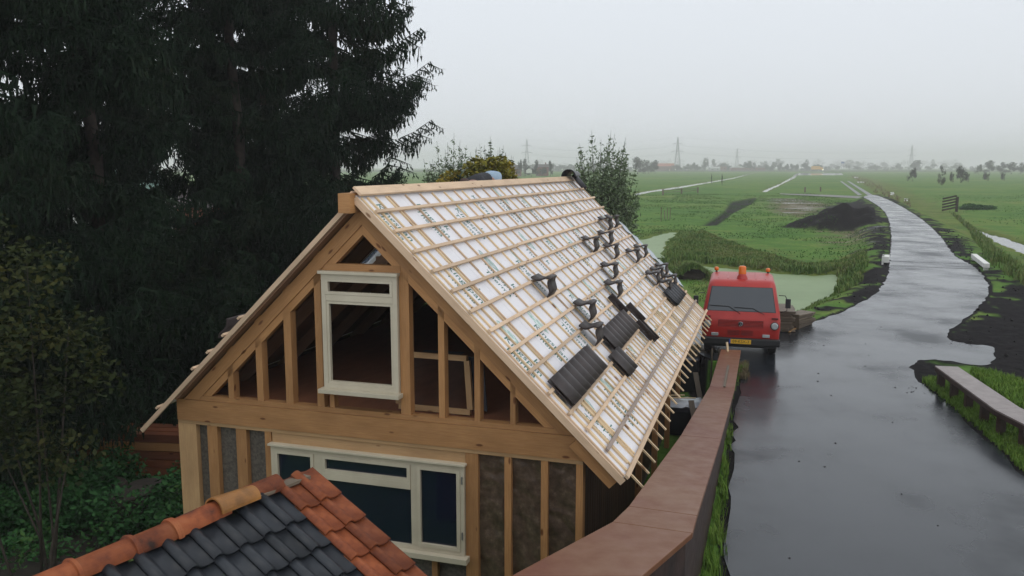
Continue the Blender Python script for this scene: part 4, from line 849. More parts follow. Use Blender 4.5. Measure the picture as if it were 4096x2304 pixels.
obj('emblem_mark', mb, MT['chrome'], emb)
vbox('bumper', -.99, .99, -.09, .06, .33, .52, 'black_plastic', bevel=.03)
pl_ = vbox('number_plate', -.235, .275, -.108, -.092, .385, .495, 'plate'); vbox('plate_strip', -.275, -.236, -.107, -.093, .385, .495, 'plate_blue')
tm = text_mesh('09-KSX-3', .105, 'lettering'); tm.materials.append(MT['ink']); o = bpy.data.objects.new('lettering', tm); COL.objects.link(o); o.parent = pl_
m_ = Matrix(((vx[0], 0, -vy[0], 0), (vx[1], 0, -vy[1], 0), (0, 1, 0, 0), (0, 0, 0, 1))); m_.translation = Vector(V_(.02, -.1095, .441)); lm = W(pl_).inverted() @ m_; o.location, o.rotation_euler, o.scale = lm.to_translation(), lm.to_euler(), lm.to_scale()
tm2 = text_mesh('09-KSX-3', .105, 'lettering')
vbox('wheel_housing', -.9, .9, .12, 2.5, .25, .44, 'black_plastic')
for x_, y_, n_ in ((-.82, .72, 0), (.82, .72, 0), (-.8, 3.6, 1), (.8, 3.6, 1)):
    mb = MB(); pr = [(-.10, .20), (-.10, .30), (-.07, .33), (.07, .33), (.10, .30), (.10, .20)]; n = 22
    mb.grid([[V_(x_+a, y_+r*math.cos(q), .33+r*math.sin(q)) for q in np.linspace(0, 2*PI, n, endpoint=False)] for a, r in pr], closed=True)
    for off in (0, 5*n): mb.face([off+k for k in range(n)])
    wh = obj('wheel', mb, MT['rubber'], van, smooth=False)
    mb = MB(); sx_ = 1 if x_ > 0 else -1; mb.grid([[V_(x_+sx_*a, y_+r*math.cos(q), .33+r*math.sin(q)) for q in np.linspace(0, 2*PI, n, endpoint=False)] for a, r in ((.101, .2), (.09, .17), (.07, .08), (.11, .05))], closed=True); mb.face([3*n+k for k in range(n)]); obj('rim', mb, MT['steel'], wh)
vbox('load_bed', -.95, .95, 2.72, 4.7, .62, .70, 'dark_red'); 
for a in ((-.95, -.91, 2.72, 4.7), (.91, .95, 2.72, 4.7), (-.91, .91, 4.66, 4.7)): vbox('bed_side', *a, .701, 1.08, 'red_paint')
def vlathe(name, x, y, prof, m, par=None, n=16):
    mb = MB(); mb.grid([[V_(x+r*math.cos(q), y+r*math.sin(q), z_) for q in np.linspace(0, 2*PI, n, endpoint=False)] for z_, r in prof], closed=True); mb.face([(len(prof)-1)*n+k for k in range(n)]); return obj(name, mb, MT[m], par or van, smooth=True)
bc = vlathe('beacon_base', -.0, .9, [(1.94, .15), (2.0, .135), (2.05, .105), (2.08, .10)], 'red_paint'); vlathe('beacon_lens', .0, .9, [(2.081, .098), (2.26, .096), (2.29, .075), (2.295, .02)], 'amber', bc)
for s_ in (-1, 1):
    b_ = vlathe('lamp_stalk', s_*.70, 2.3, [(1.93, .03), (1.99, .025)], 'black_plastic'); vlathe('beacon_lens', s_*.70, 2.3, [(1.99, .05), (2.02, .062), (2.07, .06), (2.09, .03)], 'amber', b_)
# pile of boards beside the van
pc_ = at(1975, 832); pile = thing('board_pile', 'pile of weathered rough boards on the asphalt edge right of the red van', 'board pile', (pc_[0], pc_[1], 0), -.25)
for k in range(15):
    z_ = .03+k*.042; mb = MB(); a = .3+random.uniform(-.1, .1); mb.box((pc_[0]+.05+random.uniform(-.06, .06), pc_[1]+.5, z_), .62, 1.5, .03, X=(math.cos(a), -math.sin(a), 0), Y=(math.sin(a), math.cos(a), 0)); obj('board', mb, MT['old_board'], pile)
for k in range(7): mb = MB(); a = .8+random.uniform(-.15, .15); mb.box((pc_[0]+.62, pc_[1]+.75+random.uniform(-.06, .06), .03+k*.06), .5, 1.2, .045, X=(math.cos(a), -math.sin(a), 0), Y=(math.sin(a), math.cos(a), 0)); obj('board', mb, MT['old_board'], pile)
mb = MB(); lx, ly = at(1992, 832); mb.box((lx+.02, ly+.1, .26), .42, .02, .58, X=(.93, -.35, 0), Y=(.30, .8, .5), Z=(-.17, -.47, .86)); tag(obj('board', mb, MT['old_board'], None), 'single wide board leaning against the right side of the board pile by the van', 'board')
a_, b_ = at(1985, 838), at(2007, 826); lath('lath', (*a_, .03), (*b_, .05), .05, .03, 'timber_pale', 'pale lath lying on the asphalt at the foot of the leaning board', 'lath')

# ------------------------------------------------------------------ things stored between house and parapet
def blob_mesh(c, r, n=10, m_=14, jit=.12, squash=1.0):
    mb = MB(); mb.grid([[v3(c)+v3((r[0]*math.sin(t)*math.cos(q), r[1]*math.sin(t)*math.sin(q), r[2]*math.cos(t)))*(1+jit*(random.random()-.5)*2) for q in np.linspace(0, 2*PI, m_, endpoint=False)] for t in np.linspace(.05, PI-.05, n)], closed=True); return mb
g1 = at(1720, 925, -.35); mb = MB(); mb.box((g1[0], g1[1]+.3, -.55), .95, .8, .9, X=(.96, -.28, 0), Y=(.28, .96, 0)); tag(obj('dark_crate', mb, MT['reed_black'], None, bevel=.03), 'large dark crate standing between the house and the parapet, farther one', 'crate')
g2 = at(1722, 1010, -.3); pk = thing('wrapped_pallet', 'black pallet load wrapped in clear plastic, standing between the house and the parapet', 'pallet load', (g2[0], g2[1], -1), 0)
mb = MB(); mb.box((g2[0], g2[1], -.68), .85, .8, .6, X=(.96, -.28, 0), Y=(.28, .96, 0)); obj('load', mb, MT['reed_black'], pk, bevel=.05)
mb = MB(); mb.grid([[(g2[0]-.45+.1*i, g2[1]-.42+.1*j, -.34+.05*random.random()) for i in range(10)] for j in range(9)]); obj('plastic_wrap', mb, MT['foil'], pk, smooth=True)
for k, dx in enumerate((-.3, -.1)): lath('offcut', (g2[0]+dx-.2, g2[1]+.3-k*.2, -.24), (g2[0]+dx+.35, g2[1]+.25-k*.25, -.22), .03, .02, 'batten_new', ['pale stick lying on the plastic-wrapped pallet load, farther one', 'pale stick lying on the plastic-wrapped pallet load, nearer one'][k], 'offcut')
g3 = at(1690, 1060, -.9); mb = MB(); mb.box((g3[0]+.1, g3[1], -.85), .7, 1.2, .25, X=(.96, -.28, 0), Y=(.28, .96, 0)); tag(obj('wooden_bin', mb, MT['old_board'], None, bevel=.01), 'low weathered wooden box on the ground beside the wrapped pallet load', 'box')
g4 = at(1757, 900, -.2); tag(kind(obj('hay_heap', blob_mesh((g4[0], g4[1]+.3, -.6), (.55, .5, .6), jit=.2), MT['straw'], None), 'stuff'), 'heap of cut grass behind the parapet end', 'hay'); S_ = np.stack([g4[0]+rng.normal(0, .28, 500), g4[1]+.2+rng.normal(0, .25, 500)], -1); tufts('hay', S_, np.full(500, -.15), MT['straw'], .2, 8, .007, lean=1.4)
for k in range(3):
    a = at(1784-k*7, 905+k*60, pz); lath('leaning_board', (a[0]-.08, a[1]-.1, -1), (a[0]-.04+.0*k, a[1]+1.2, -.1-.1*k), .12, .025, 'old_board', f'grey board leaning against the back of the parapet, {ORD[k]} from its far end', 'board')

# ------------------------------------------------------------------ foreground pantile roof
KS = 1.42*5
FA = math.atan2(4200-2048, 3408.7); FP = math.radians(28.5)
fr = v3((math.sin(FA), math.cos(FA), 0)); fq = v3((math.cos(FA), -math.sin(FA), 0)); fd = fq*math.cos(FP)-HZ*math.sin(FP); fn = fq*math.sin(FP)+HZ*math.cos(FP)
r0_ = ray(1255/1.59006, 1885/1.59006); FO = v3((0, 0, CAMZ))+r0_*KS-v3((.03, 0, .045))
def SP_(a, s, h=0.0): return FO+fr*a+fd*s+fn*h             # a along the ridge, s down the slope
fl = -fq*math.cos(FP)-HZ*math.sin(FP); fnl = -fq*math.sin(FP)+HZ*math.cos(FP)
shed = thing('tiled_shed', 'old shed roofed in black pantiles with red verge and ridge tiles', 'shed', (FO[0]-1.2, FO[1]-1.6, -1.0), 0)
mb = MB(); mb.prism([SP_(.16, .05, -.05), SP_(-4.2, .05, -.05), SP_(-4.2, 3.0, -.05), SP_(.16, 3.0, -.05)], -fn*.06); obj('roof_board', mb, MT['wall_brown'], shed)
def LS_(a, s, h=0.0): return FO+fr*a+fl*s+fnl*h
mb = MB(); mb.prism([LS_(.16, .05, -.05), LS_(-4.2, .05, -.05), LS_(-4.2, 2.2, -.05), LS_(.16, 2.2, -.05)], -fnl*.06); obj('roof_board', mb, MT['wall_brown'], shed)
mb = MB(); zt = SP_(0, 2.6, -.12)[2]
def flat(p, z_): return (p[0], p[1], z_)
wl_, wr_, wl2, wr2 = LS_(-.05, 1.9, -.12), SP_(-.05, 2.6, -.12), LS_(-4.1, 1.9, -.12), SP_(-4.1, 2.6, -.12)
mb = MB(); mb.prism([flat(wl_, -1), flat(wr_, -1), wr_, SP_(-.05, .1, -.13), wl_], -fr*.1); obj('gable_wall', mb, MT['brick'], shed)
mb = MB(); mb.prism([flat(wr_, -1), wr_, wr2, flat(wr2, -1)], -fq*.1); obj('side_wall', mb, MT['brick'], shed)
mb = MB(); mb.prism([flat(wl_, -1), wl_, wl2, flat(wl2, -1)], fq*.1); obj('side_wall', mb, MT['brick'], shed)
def pantile(w=.245, L=.37, t=.014, n=18, roll=.034):
    def pr(q):                                             # q 0..1 across: shallow pan, then a roll at the right edge
        return -.016*math.sin(PI*min(q/.6, 1))+(roll*math.sin(PI*(q-.56)/.5)**1.2 if q > .56 else 0)
    mb = MB(); rings = []
    for y, dz in ((0, 0), (L*.5, 0), (L, 0)):
        tp = [(w*i/n, y, pr(i/n)+t/2) for i in range(n+1)]; bt = [(w*i/n, y, pr(i/n)-t/2) for i in range(n, -1, -1)]; rings.append(tp+bt)
    mb.grid(rings, closed=True); m_ = 2*(n+1)
    for r0 in (0, 2*m_):
        for i in range(n): mb.face([r0+i, r0+i+1, r0+m_-2-i, r0+m_-1-i])
    me = mb.mesh('pantile', None); me.polygons.foreach_set('use_smooth', [abs(p.normal.y) < .6 for p in me.polygons]); return me
def setf(o, X, Y, Z, loc, par):
    m = Matrix(((X[0], Y[0], Z[0], loc[0]), (X[1], Y[1], Z[1], loc[1]), (X[2], Y[2], Z[2], loc[2]), (0, 0, 0, 1))); m = W(par).inverted() @ m
    o.location, o.rotation_euler, o.scale = m.to_translation(), m.to_euler(), m.to_scale()
PD = pantile(.245); PD.materials.append(MT['glazed']); PR_ = pantile(.245, .37); PR_.materials.append(MT['red_clay'])
EXP = .295; lift = .035
for row in range(0, 9):
    s0 = -.045+EXP*row
    def puttile(me, a0, m, s_off):
        o = bpy.data.objects.new('pantile', me); COL.objects.link(o); o.parent = shed
        Y = fd*math.cos(.09)+fn*math.sin(.0)-fn*0; Y = (fd-fn*-.075); Y = fd+fn*.075; Y /= np.linalg.norm(Y); rz = random.uniform(-.012, .012)
        X = fr+fd*rz; X /= np.linalg.norm(X); Z = np.cross(X, Y); flip = Z@fn < 0
        if flip: X = -X; Z = np.cross(X, Y)
        # tiles are mirrored so that the roll lies towards the shed's far end
        setf(o, X, Y, Z, SP_(a0, s0+s_off, -.008+random.uniform(0, .004)), shed); return o
    L0 = .36
    sgn = 1 if np.cross(fr, fd)@fn > 0 else -1
    for c in range(2):                                     # red verge columns
        a_lo = -.335+.215*c+.0; puttile(PR_, a_lo if sgn > 0 else a_lo+.215, 'red_clay', -.065+.03)
    for c in range(15):
        a_lo = -.335-.222*(c+1); puttile(PD, a_lo if sgn > 0 else a_lo+.222, 'glazed', -.0+.035)
# ridge of the shed: red capped ridge tiles, the last one yellow
nodes = [-3.1, -2.75, -2.41, -2.07, -1.66, -1.335, -.91]
for k in range(len(nodes)-1):
    a0, a1 = nodes[k], nodes[k+1]+.04; up = .0 if k < 5 else .03
    mb = half_tube(SP_(a1, -.02, -.035+up), SP_(a0, -.02, -.035), .1, .1, .014, HZ, n=16, sweep=PI*.98, segs=[(0, .116), (.055, .122), (.075, .118), (.085, .102), (.12, .102), (1, .098)] if k not in (5,) else [(0, .098), (.06, .1), (.88, .1), (.9, .118), (.97, .122), (1, .116)])
    obj('ridge_tile', mb, MT['red_clay'], shed, smooth=False, label='brighter orange-red ridge tile' if k == 0 else None)
mb = half_tube(SP_(-.98, -.02, .035), SP_(-.6, -.02, .02), .105, .09, .014, HZ, n=14); obj('ridge_tile', mb, MT['orange_clay'], shed, label='ochre-yellow ridge tile without a collar')
mb = half_tube(LS_(-.62, .1, .03), LS_(-.3, .04, .03), .10, .10, .014, HZ, n=14); obj('ridge_tile', mb, MT['red_clay'], shed, label='loose orange tile lying behind the ridge')
mb = MB(); mb.beam(SP_(-.62, -.03, .0), SP_(-.03, -.02, .0), .11, .025, HZ); obj('ridge_plank', mb, MT['old_board'], shed)
for _ in range(26):
    a, s = random.choice([(random.uniform(-2.6, -1.0), random.uniform(.05, .6)), (-1.33, .03), (-1.68, .03), (-2.4, .05)]); mb = blob_mesh(SP_(a+random.gauss(0, .03), s+random.gauss(0, .02), .0), (random.uniform(.012, .035), random.uniform(.012, .03), .012), 5, 7, .4); obj('moss', mb, MT['moss'], shed, smooth=True)

# ------------------------------------------------------------------ a worker bent over behind the ridge
def person():
    p0 = LP(6.3, .35, .1); t = thing('person', 'person in a black top and pale blue trousers bending over behind the ridge', 'person', tuple(p0), 0)
    def Q(u, dv, z): return H(RV-dv, RU0+u, z)
    zr = RZ
    def skin(name, verts, edges, radii, m, lv=2, root=0):
        me = bpy.data.meshes.new(name); inv = W(t).inverted(); me.from_pydata([inv @ Vector(p) for p in verts], edges, []); o = bpy.data.objects.new(name, me); COL.objects.link(o); o.parent = t
        sk = o.modifiers.new('skin', 'SKIN')
        for i, r in enumerate(radii): me.skin_vertices[0].data[i].radius = (r, r); me.skin_vertices[0].data[i].use_root = (i == root)
        sb = o.modifiers.new('sub', 'SUBSURF'); sb.levels = lv; sb.render_levels = lv; me.materials.append(MT[m]); return o
    pel = Q(6.2, .42, zr+.10); 
    V = [pel, Q(5.75, .40, zr+.06), Q(5.25, .36, zr+.02), Q(5.0, .36, zr+.0), Q(4.86, .36, zr+.0), Q(5.25, .16, zr-.02), Q(5.1, .08, zr-.16), Q(4.9, .16, zr-.26), Q(5.25, .56, zr-.02), Q(5.05, .72, zr-.3), Q(4.85, .72, zr-.52),
         Q(6.2, .30, zr+.06), Q(6.45, .28, zr-.18), Q(6.75, .5, zr-.42), Q(6.2, .54, zr+.04), Q(6.4, .62, zr-.25), Q(6.75, .78, zr-.62)]
    E = [(0, 1), (1, 2), (2, 3), (3, 4), (2, 5), (5, 6), (6, 7), (2, 8), (8, 9), (9, 10), (0, 11), (11, 12), (12, 13), (0, 14), (14, 15), (15, 16)]
    R_ = [.10, .10, .10, .05, .05, .05, .035, .035, .05, .035, .035, .07, .06, .045, .07, .06, .045]
    skin('body', V, E, R_, 'skin')
    skin('jacket', [V[i] for i in (1, 0, 2, 5, 6, 7, 8, 9, 10)], [(0, 1), (0, 2), (2, 3), (3, 4), (4, 5), (2, 6), (6, 7), (7, 8)], [.175, .155, .18, .09, .065, .05, .09, .065, .05], 'black_cloth')
    skin('trousers', [Q(6.1, .40, zr+.12), Q(6.42, .38, zr+.12), V[12], V[13], V[15], V[16], Q(6.75, .36, zr+.16)], [(0, 1), (1, 2), (2, 3), (1, 4), (4, 5), (1, 6)], [.165, .165, .11, .075, .11, .075, .09], 'jeans')
    hc = Q(4.72, .34, zr-.0); mb = MB(); mb = blob_mesh(hc, (.095, .115, .12), 12, 16, .0); obj('head', mb, MT['skin'], t, smooth=True)
    mb = blob_mesh(hc+HZ*.02+HU*.02, (.105, .12, .125), 12, 16, .05); obj('hair', mb, MT['hair'], t, smooth=True)
    for s_ in (-1, 1):
        f_ = V[7] if s_ < 0 else V[10]
        for k in range(5): mb = MB(); b0 = v3(f_)-HU*.03; mb.tube([b0+HV*(k-2)*.016, b0+HV*(k-2)*.02-HU*(.05+.01*(2-abs(k-2))), b0+HV*(k-2)*.022-HU*.075-HZ*.02], [.011, .009, .006], 6); obj('finger', mb, MT['skin'], t, smooth=True)
    for i in (13, 16): mb = blob_mesh(V[i]+HU*.06-HZ*.02, (.06, .14, .05), 7, 10, 0); obj('shoe', mb, MT['rubber'], t, smooth=True)
person()

# ------------------------------------------------------------------ trees
def norm(a): return a/np.maximum(np.linalg.norm(a, axis=-1, keepdims=True), 1e-9)
def spruce_branch(L, n_side=26, rs=None):
    rs = rs or rng; T = []                                 # triangles (k,3,3): needle-covered twigs hanging from a rising limb
    def limb(t): return np.array([L*t, 0, L*(-.18*math.sin(PI*t*.9)+.22*t**2.2)])
    pts = [limb(t) for t in np.linspace(0, 1, 7)]
    for a, b in zip(pts, pts[1:]):
        w = .018*L/2; T.append([a+(0, w, 0), a-(0, w, 0), b]); T.append([a+(0, 0, w), a-(0, 0, w), b])
    for i in range(n_side):
        t = .12+.88*(i+rs.random())/n_side; p = limb(t); s = 1 if i % 2 else -1; ln = L*(.12+.24*(1-t)+.05*rs.random())*(.7+.6*rs.random())
        ang = .6+.5*rs.random(); d = np.array([math.cos(ang), s*math.sin(ang), -.15-.2*rs.random()]); q = p+d*ln
        wv = np.array([0, 0, 1])*.03; T.append([p-wv, p+wv, q])
        nh = int(5+ln*12)
        for k in range(nh):
            b0 = p+d*ln*(k+.5)/nh; hl = (.14+.42*rs.random()**1.5)*(1.0 if t < .85 else .55)
            o = np.array([rs.normal()*.25, rs.normal()*.25, -1.0]); o /= np.linalg.norm(o); e_ = b0+o*hl; side = np.array([rs.normal(), rs.normal(), 0]); side /= np.linalg.norm(side)+1e-6; w = .015+.014*rs.random()
            T.append([b0-side*w, b0+side*w*.6, e_]); m_ = b0+o*hl*.5; s2 = np.cross(side, o); T.append([m_-s2*w*1.3, m_+s2*w*1.3, e_-o*hl*.12])
            T.append([b0+o*hl*.2, m_+side*w*1.9+o*hl*.12, m_+o*hl*.2])
        for k in range(3):                                  # short stubs at the tips
            a2 = rs.normal()*.5; T.append([q-d*.1+(0, .02, 0), q-d*.1-(0, .02, 0), q+np.array([math.cos(a2), math.sin(a2)*s, .25])*.12])
    for k in range(10):
        t = .8+.2*rs.random(); p = limb(t); T.append([p+(0, .02, 0), p-(0, .02, 0), p+np.array([.13, rs.normal()*.12, .05+rs.normal()*.07])])
    return np.array(T, dtype=float)
def spruce_mesh(name, Ht, R0, seed, z_start=1.3):
    rs = np.random.default_rng(seed); B = [spruce_branch(1.0*s, rs=rs) for s in (3.2, 3.2, 2.2, 2.2, 1.2)]; Ls = (3.2, 3.2, 2.2, 2.2, 1.2); out = []
    z = z_start
    while z < Ht-.3:
        f = 1-z/Ht; L = R0*(f**.75)*min(1, .45+.55*z/4)
        for k in range(5):
            l = max(.3, L*(.45+.75*rs.random())); i = 0 if l > 2.6 else 2 if l > 1.6 else 4; i += int(rs.random() > .5) if i < 4 else 0; s = l/Ls[i]; a = rs.random()*2*PI; tilt = (.25*(f-.5)*-1)+rs.normal()*.08
            b = B[i]*np.array([s, max(s, .8), max(s, .75)]); ct, st = math.cos(tilt), math.sin(tilt); x = b[..., 0]*ct-b[..., 2]*st; zz_ = b[..., 0]*st+b[..., 2]*ct
            ca, sa = math.cos(a), math.sin(a); out.append(np.stack([x*ca-b[..., 1]*sa, x*sa+b[..., 1]*ca, zz_+z+rs.normal()*.12], -1))
        z += .33+.14*rs.random()
    T = np.concatenate(out).reshape(-1, 3); return raw_mesh(name, T, np.arange(len(T)).reshape(-1, 3), MT['needle'])
def trunk_mesh(h, r, name='trunk'):
    mb = MB(); mb.tube([(random.gauss(0, .02)*k, random.gauss(0, .02)*k, h*k/8) for k in range(9)], [r*(1-.9*k/8)+.01 for k in range(9)], 9); me = mb.mesh(name, None, True); me.materials.append(MT['bark']); return me
SPR = [spruce_mesh('crown', 19, 3.7, 11), spruce_mesh('crown', 18, 3.4, 12), spruce_mesh('crown', 17, 3.9, 13)]
STR = [trunk_mesh(18.5, .2), trunk_mesh(17.5, .18), trunk_mesh(16.5, .19)]
sp_list = [(-5.45, 26.3, 0, 'at the right end of the row, its tips against the sky'), (-6.9, 21.6, 1, 'second from the right in the row, behind the ridge'), (-8.7, 17.6, 2, 'in the middle of the row left of the gable'),
           (-9.0, 14.2, 0, 'nearest in the row, its trunk showing at upper left'), (-8.6, 29.5, 2, 'in the second row behind the two right-hand spruces'),
           (-12.7, 14.8, 2, 'at the left end of the row, cut by the picture edge'), (-12.2, 26.5, 1, 'deepest in the second row, seen between the middle spruces')]
for k, (x, y, i, where) in enumerate(sp_list):
    t = thing('spruce_tree', 'tall dark spruce '+where, 'spruce', (x, y, -1.02), random.random()*6.28, 'dark spruces left of the house')
    s = .95+.12*random.random() if k else 1.08
    for nm, me in (('trunk', STR[i]), ('crown', SPR[i])): o = bpy.data.objects.new(nm, me); COL.objects.link(o); o.parent = t; o.scale = (s, s, s)
def leaf_cloud(centres, radii, n, size, flat_=.5, seed=1, long=1.0, up=0.0):
    rs = np.random.default_rng(seed); C_ = np.array(centres, float); R_ = np.array(radii, float); w = (R_.prod(1))**(2/3); w /= w.sum(); i = rs.choice(len(C_), n, p=w)
    d = norm(rs.normal(size=(n, 3))); rad = rs.random(n)**.45; P = C_[i]+d*rad[:, None]*R_[i]
    a = norm(rs.normal(size=(n, 3))*np.array([1, 1, flat_])+np.array([0, 0, up])); b = norm(np.cross(a, rs.normal(size=(n, 3)))); s = size*(.6+.8*rs.random(n))[:, None]
    c = np.cross(a, b)*.25
    V = np.stack([P-a*s*long, P-b*s*.55+c*s, P+a*s*long, P+b*s*.55+c*s], 1).reshape(-1, 3); return V, np.arange(n*4).reshape(-1, 4)
def stems_mesh(pts_list, name='stems'):
    mb = MB()
    for pts, r in pts_list: mb.tube(pts, [r*(1-.85*k/(len(pts)-1)) for k in range(len(pts))], 5)
    return mb
def bush(name, label, cat, loc, crown_pts, crown_r, n, size, mat, stems=12, height=3, spread=1, group=None, long=1.0, up=0.0, seed=1, stem_r=.03):
    t = thing(name, label, cat, loc, 0, group); V, Fq = leaf_cloud(crown_pts, crown_r, n, size, seed=seed, long=long, up=up); me = raw_mesh('crown', V, Fq, MT[mat]); o = bpy.data.objects.new('crown', me); COL.objects.link(o); o.parent = t
    rs = random.Random(seed); L = []
    for k in range(stems):
        a = rs.random()*6.28; c = crown_pts[rs.randrange(len(crown_pts))]; e_ = v3(c)+v3((rs.gauss(0, .15), rs.gauss(0, .15), rs.uniform(0, .6)*crown_r[0][2])); L.append(([v3((rs.gauss(0, .08)*spread, rs.gauss(0, .08)*spread, 0)), e_*v3((.45, .45, .5))+v3((rs.gauss(0, .1), rs.gauss(0, .1), 0)), e_], stem_r*rs.uniform(.6, 1.2)))
    mb = stems_mesh(L); me = mb.mesh('branches', None, True); me.materials.append(MT['bark']); o = bpy.data.objects.new('branches', me); COL.objects.link(o); o.parent = t; return t
# willows behind the house
def willow(px0, px1, ytop, dist_, ybase_z, n, seed, label, nstems=46):
    x0 = far(px0, 400, dist_)[0]; x1 = far(px1, 400, dist_)[0]; cx_ = (x0+x1)/2; hw = (x1-x0)/2; zt_ = far(0, ytop, dist_)[2]-ybase_z; rs = random.Random(seed)
    t = thing('willow_bush', label, 'willow', (cx_, dist_, ybase_z)); L = []; cs, rr = [], []
    for k in range(nstems):
        ex = rs.uniform(-1, 1)*hw; h_ = zt_*(.72+.28*rs.random())*(1-.3*abs(ex/hw)**2.5); ey = rs.uniform(-1, 1)*hw*.6
        p = [v3((ex*f*f*.15+ex*.6*f+ex*.25, ey*f, h_*f)) for f in (0, .2, .45, .7, 1.0)]; L.append((p, .035))
        for f in (.3, .42, .54, .66, .76, .86, .94):
            q = v3((ex*f*f*.15+ex*.6*f+ex*.25, ey*f, h_*f)); cs.append(q); w = (.6 if f < .7 else .32 if f < .9 else .15)*hw/2.0*(1.2 if f < .6 else 1); rr.append((w, w, .38 if f < .9 else .25))
        for q_ in range(3): f = rs.uniform(.4, .8); b0 = v3((ex*f*f*.15+ex*.6*f+ex*.25, ey*f, h_*f)); L.append(([b0, b0+v3((rs.gauss(0, .3), rs.gauss(0, .3), .5)), b0+v3((rs.gauss(0, .45), rs.gauss(0, .4), 1.0))], .012))
    V, Fq = leaf_cloud(cs, rr, n, .055, seed=seed, long=1.7, up=.5); me = raw_mesh('crown', V, Fq, MT['leaf_willow']); o = bpy.data.objects.new('crown', me); COL.objects.link(o); o.parent = t
    me = stems_mesh(L).mesh('branches', None, True); me.materials.append(MT['bark']); o = bpy.data.objects.new('branches', me); COL.objects.link(o); o.parent = t
willow(1395, 1622, 318, 38, -.75, 22000, 3, 'sparse willow bush with upright twigs standing right of the far end of the ridge')
willow(1050, 1215, 328, 40, -.75, 17000, 4, 'thin-leaved willow bush between the spruces and the yellow tree, left of its twin')
willow(1165, 1312, 338, 41, -.75, 15000, 5, 'thin-leaved willow bush just behind the yellow tree')
yb = far(1205, 440, 30); bush('yellow_tree', 'low tree with yellow and orange autumn leaves behind the middle of the ridge', 'tree', (yb[0], 30, -.1), [(-.9, 0, 4.4), (.0, 0, 4.9), (.7, 0, 4.9), (1.1, .2, 4.2), (-1.5, 0, 3.8), (.2, .1, 3.7)], [(.6, .6, .5)]*3+[(.5, .6, .6), (.6, .6, .5), (1.4, .8, .9)], 5200, .085, 'leaf_yellow', 16, seed=6)
# birch-like tree at the left edge and the undergrowth below it
bush('birch_tree', 'loose leafy tree with yellowish leaves at the left edge, in front of the spruces', 'tree', (-5.7, 9.6, -1.0), [(-.5, .0, 5.0), (.1, .2, 4.7), (-.2, .0, 4.1), (.45, .3, 3.9), (-.7, 0, 3.6), (.65, .2, 3.4), (-.1, 0, 3.2), (-.4, .1, 2.7), (.3, .1, 2.5)], [(.5, .7, .5), (.5, .6, .4), (.7, .7, .5), (.45, .5, .4), (.7, .8, .6), (.45, .4, .35), (.7, .7, .4), (.6, .5, .4), (.5, .5, .4)], 4200, .042, 'leaf_birch', 7, seed=8)
bush('lime_bush', 'small bush with bright lime leaves in the lower left corner', 'bush', (-4.15, 5.9, .4), [(-.1, 0, .9), (-.3, .1, 1.15), (.02, 0, .65)], [(.28, .3, .2), (.3, .3, .22), (.22, .25, .2)], 700, .045, 'leaf_lime', 8, seed=9, stem_r=.01)
def under(name, px, py, w, d, h, n, seed, size=.045, mat='leaf_under'):
    rs = np.random.default_rng(seed); x, y = at(px, py, -1.0); m_ = 60; cs = np.stack([x+rs.normal(0, w, m_), y+rs.normal(0, d, m_), -1+h*rs.random(m_)*.9], -1); V, Fq = leaf_cloud(cs, [(.35, .35, .28)]*m_, n, size, seed=seed)
    return kind(obj(name, raw_mesh(name, V, Fq, MT[mat]), None), 'stuff')
under('undergrowth', 60, 1300, .9, .9, .9, 15000, 21); under('undergrowth', 250, 1330, 1.0, .8, .7, 14000, 22); under('undergrowth', 50, 1180, .7, .8, 1.5, 16000, 23); under('undergrowth', 60, 1090, 1.0, .7, .9, 11000, 24)
under('undergrowth', 430, 1330, .4, .4, .5, 5000, 25); under('undergrowth', 20, 1080, 1.2, 1.0, 1.2, 12000, 26); under('undergrowth', 150, 1000, 1.6, 1.4, 1.3, 14000, 27)
# forest floor under the spruces
kind(sheet('forest_floor', [(-30, 6), (-8.4, 6), (-3.8, 11.5), (-1.5, 27), (-30, 40)], -.985, vary('forest_litter', [(.3, (.010, .010, .006)), (.7, (.028, .02, .012))], 2, (.8, .95), 'World', rand=0)), 'structure')
# timber pile and stumps in the garden
tp = at(330, 1192, -1.0); tpil = thing('timber_pile', 'long stack of reddish sawn timber in the undergrowth behind the house corner', 'timber pile', (tp[0], tp[1], -1), 0)
for l in range(5):
    for r_ in range(3):
        x0 = -1.9+(.5 if l == 4 else 0)+random.uniform(-.06, .08); x1 = 2.3; y_ = tp[1]+r_*.24; z_ = -.86+l*.165
        mb = MB(); mb.beam((tp[0]+x0*.5-.35, y_, z_), (tp[0]+x1, y_-.35, z_), .2, .15); obj('plank', mb, MT['plank_pile'] if not (l == 3 and r_ == 0) else MT['timber'], tpil)
for k, (px, py, r_, lab) in enumerate(((255, 1242, .42, 'large flat-topped mossy tree stump in the undergrowth below the timber pile'), (372, 1262, .36, 'upright dark stump right of the flat mossy stump'), (330, 1300, .3, 'low dark stump in front of the other two'))):
    x, y = at(px, py+40, -1.0); mb = MB(); n = 16; mb.grid([[(x+rr_*math.cos(q)*(1+.12*math.sin(3*q+k)), y+rr_*math.sin(q), z_) for q in np.linspace(0, 2*PI, n, endpoint=False)] for rr_, z_ in ((r_*1.1, -1.05), (r_, -.8), (r_*.97, -.55+.1*k), (r_*.9, -.52+.1*k))], closed=True); mb.face([3*n+j for j in range(n)])
    st = thing('tree_stump', lab, 'stump', (x, y, -1), 0); obj('stump_wood', mb, MT['bark'], st)
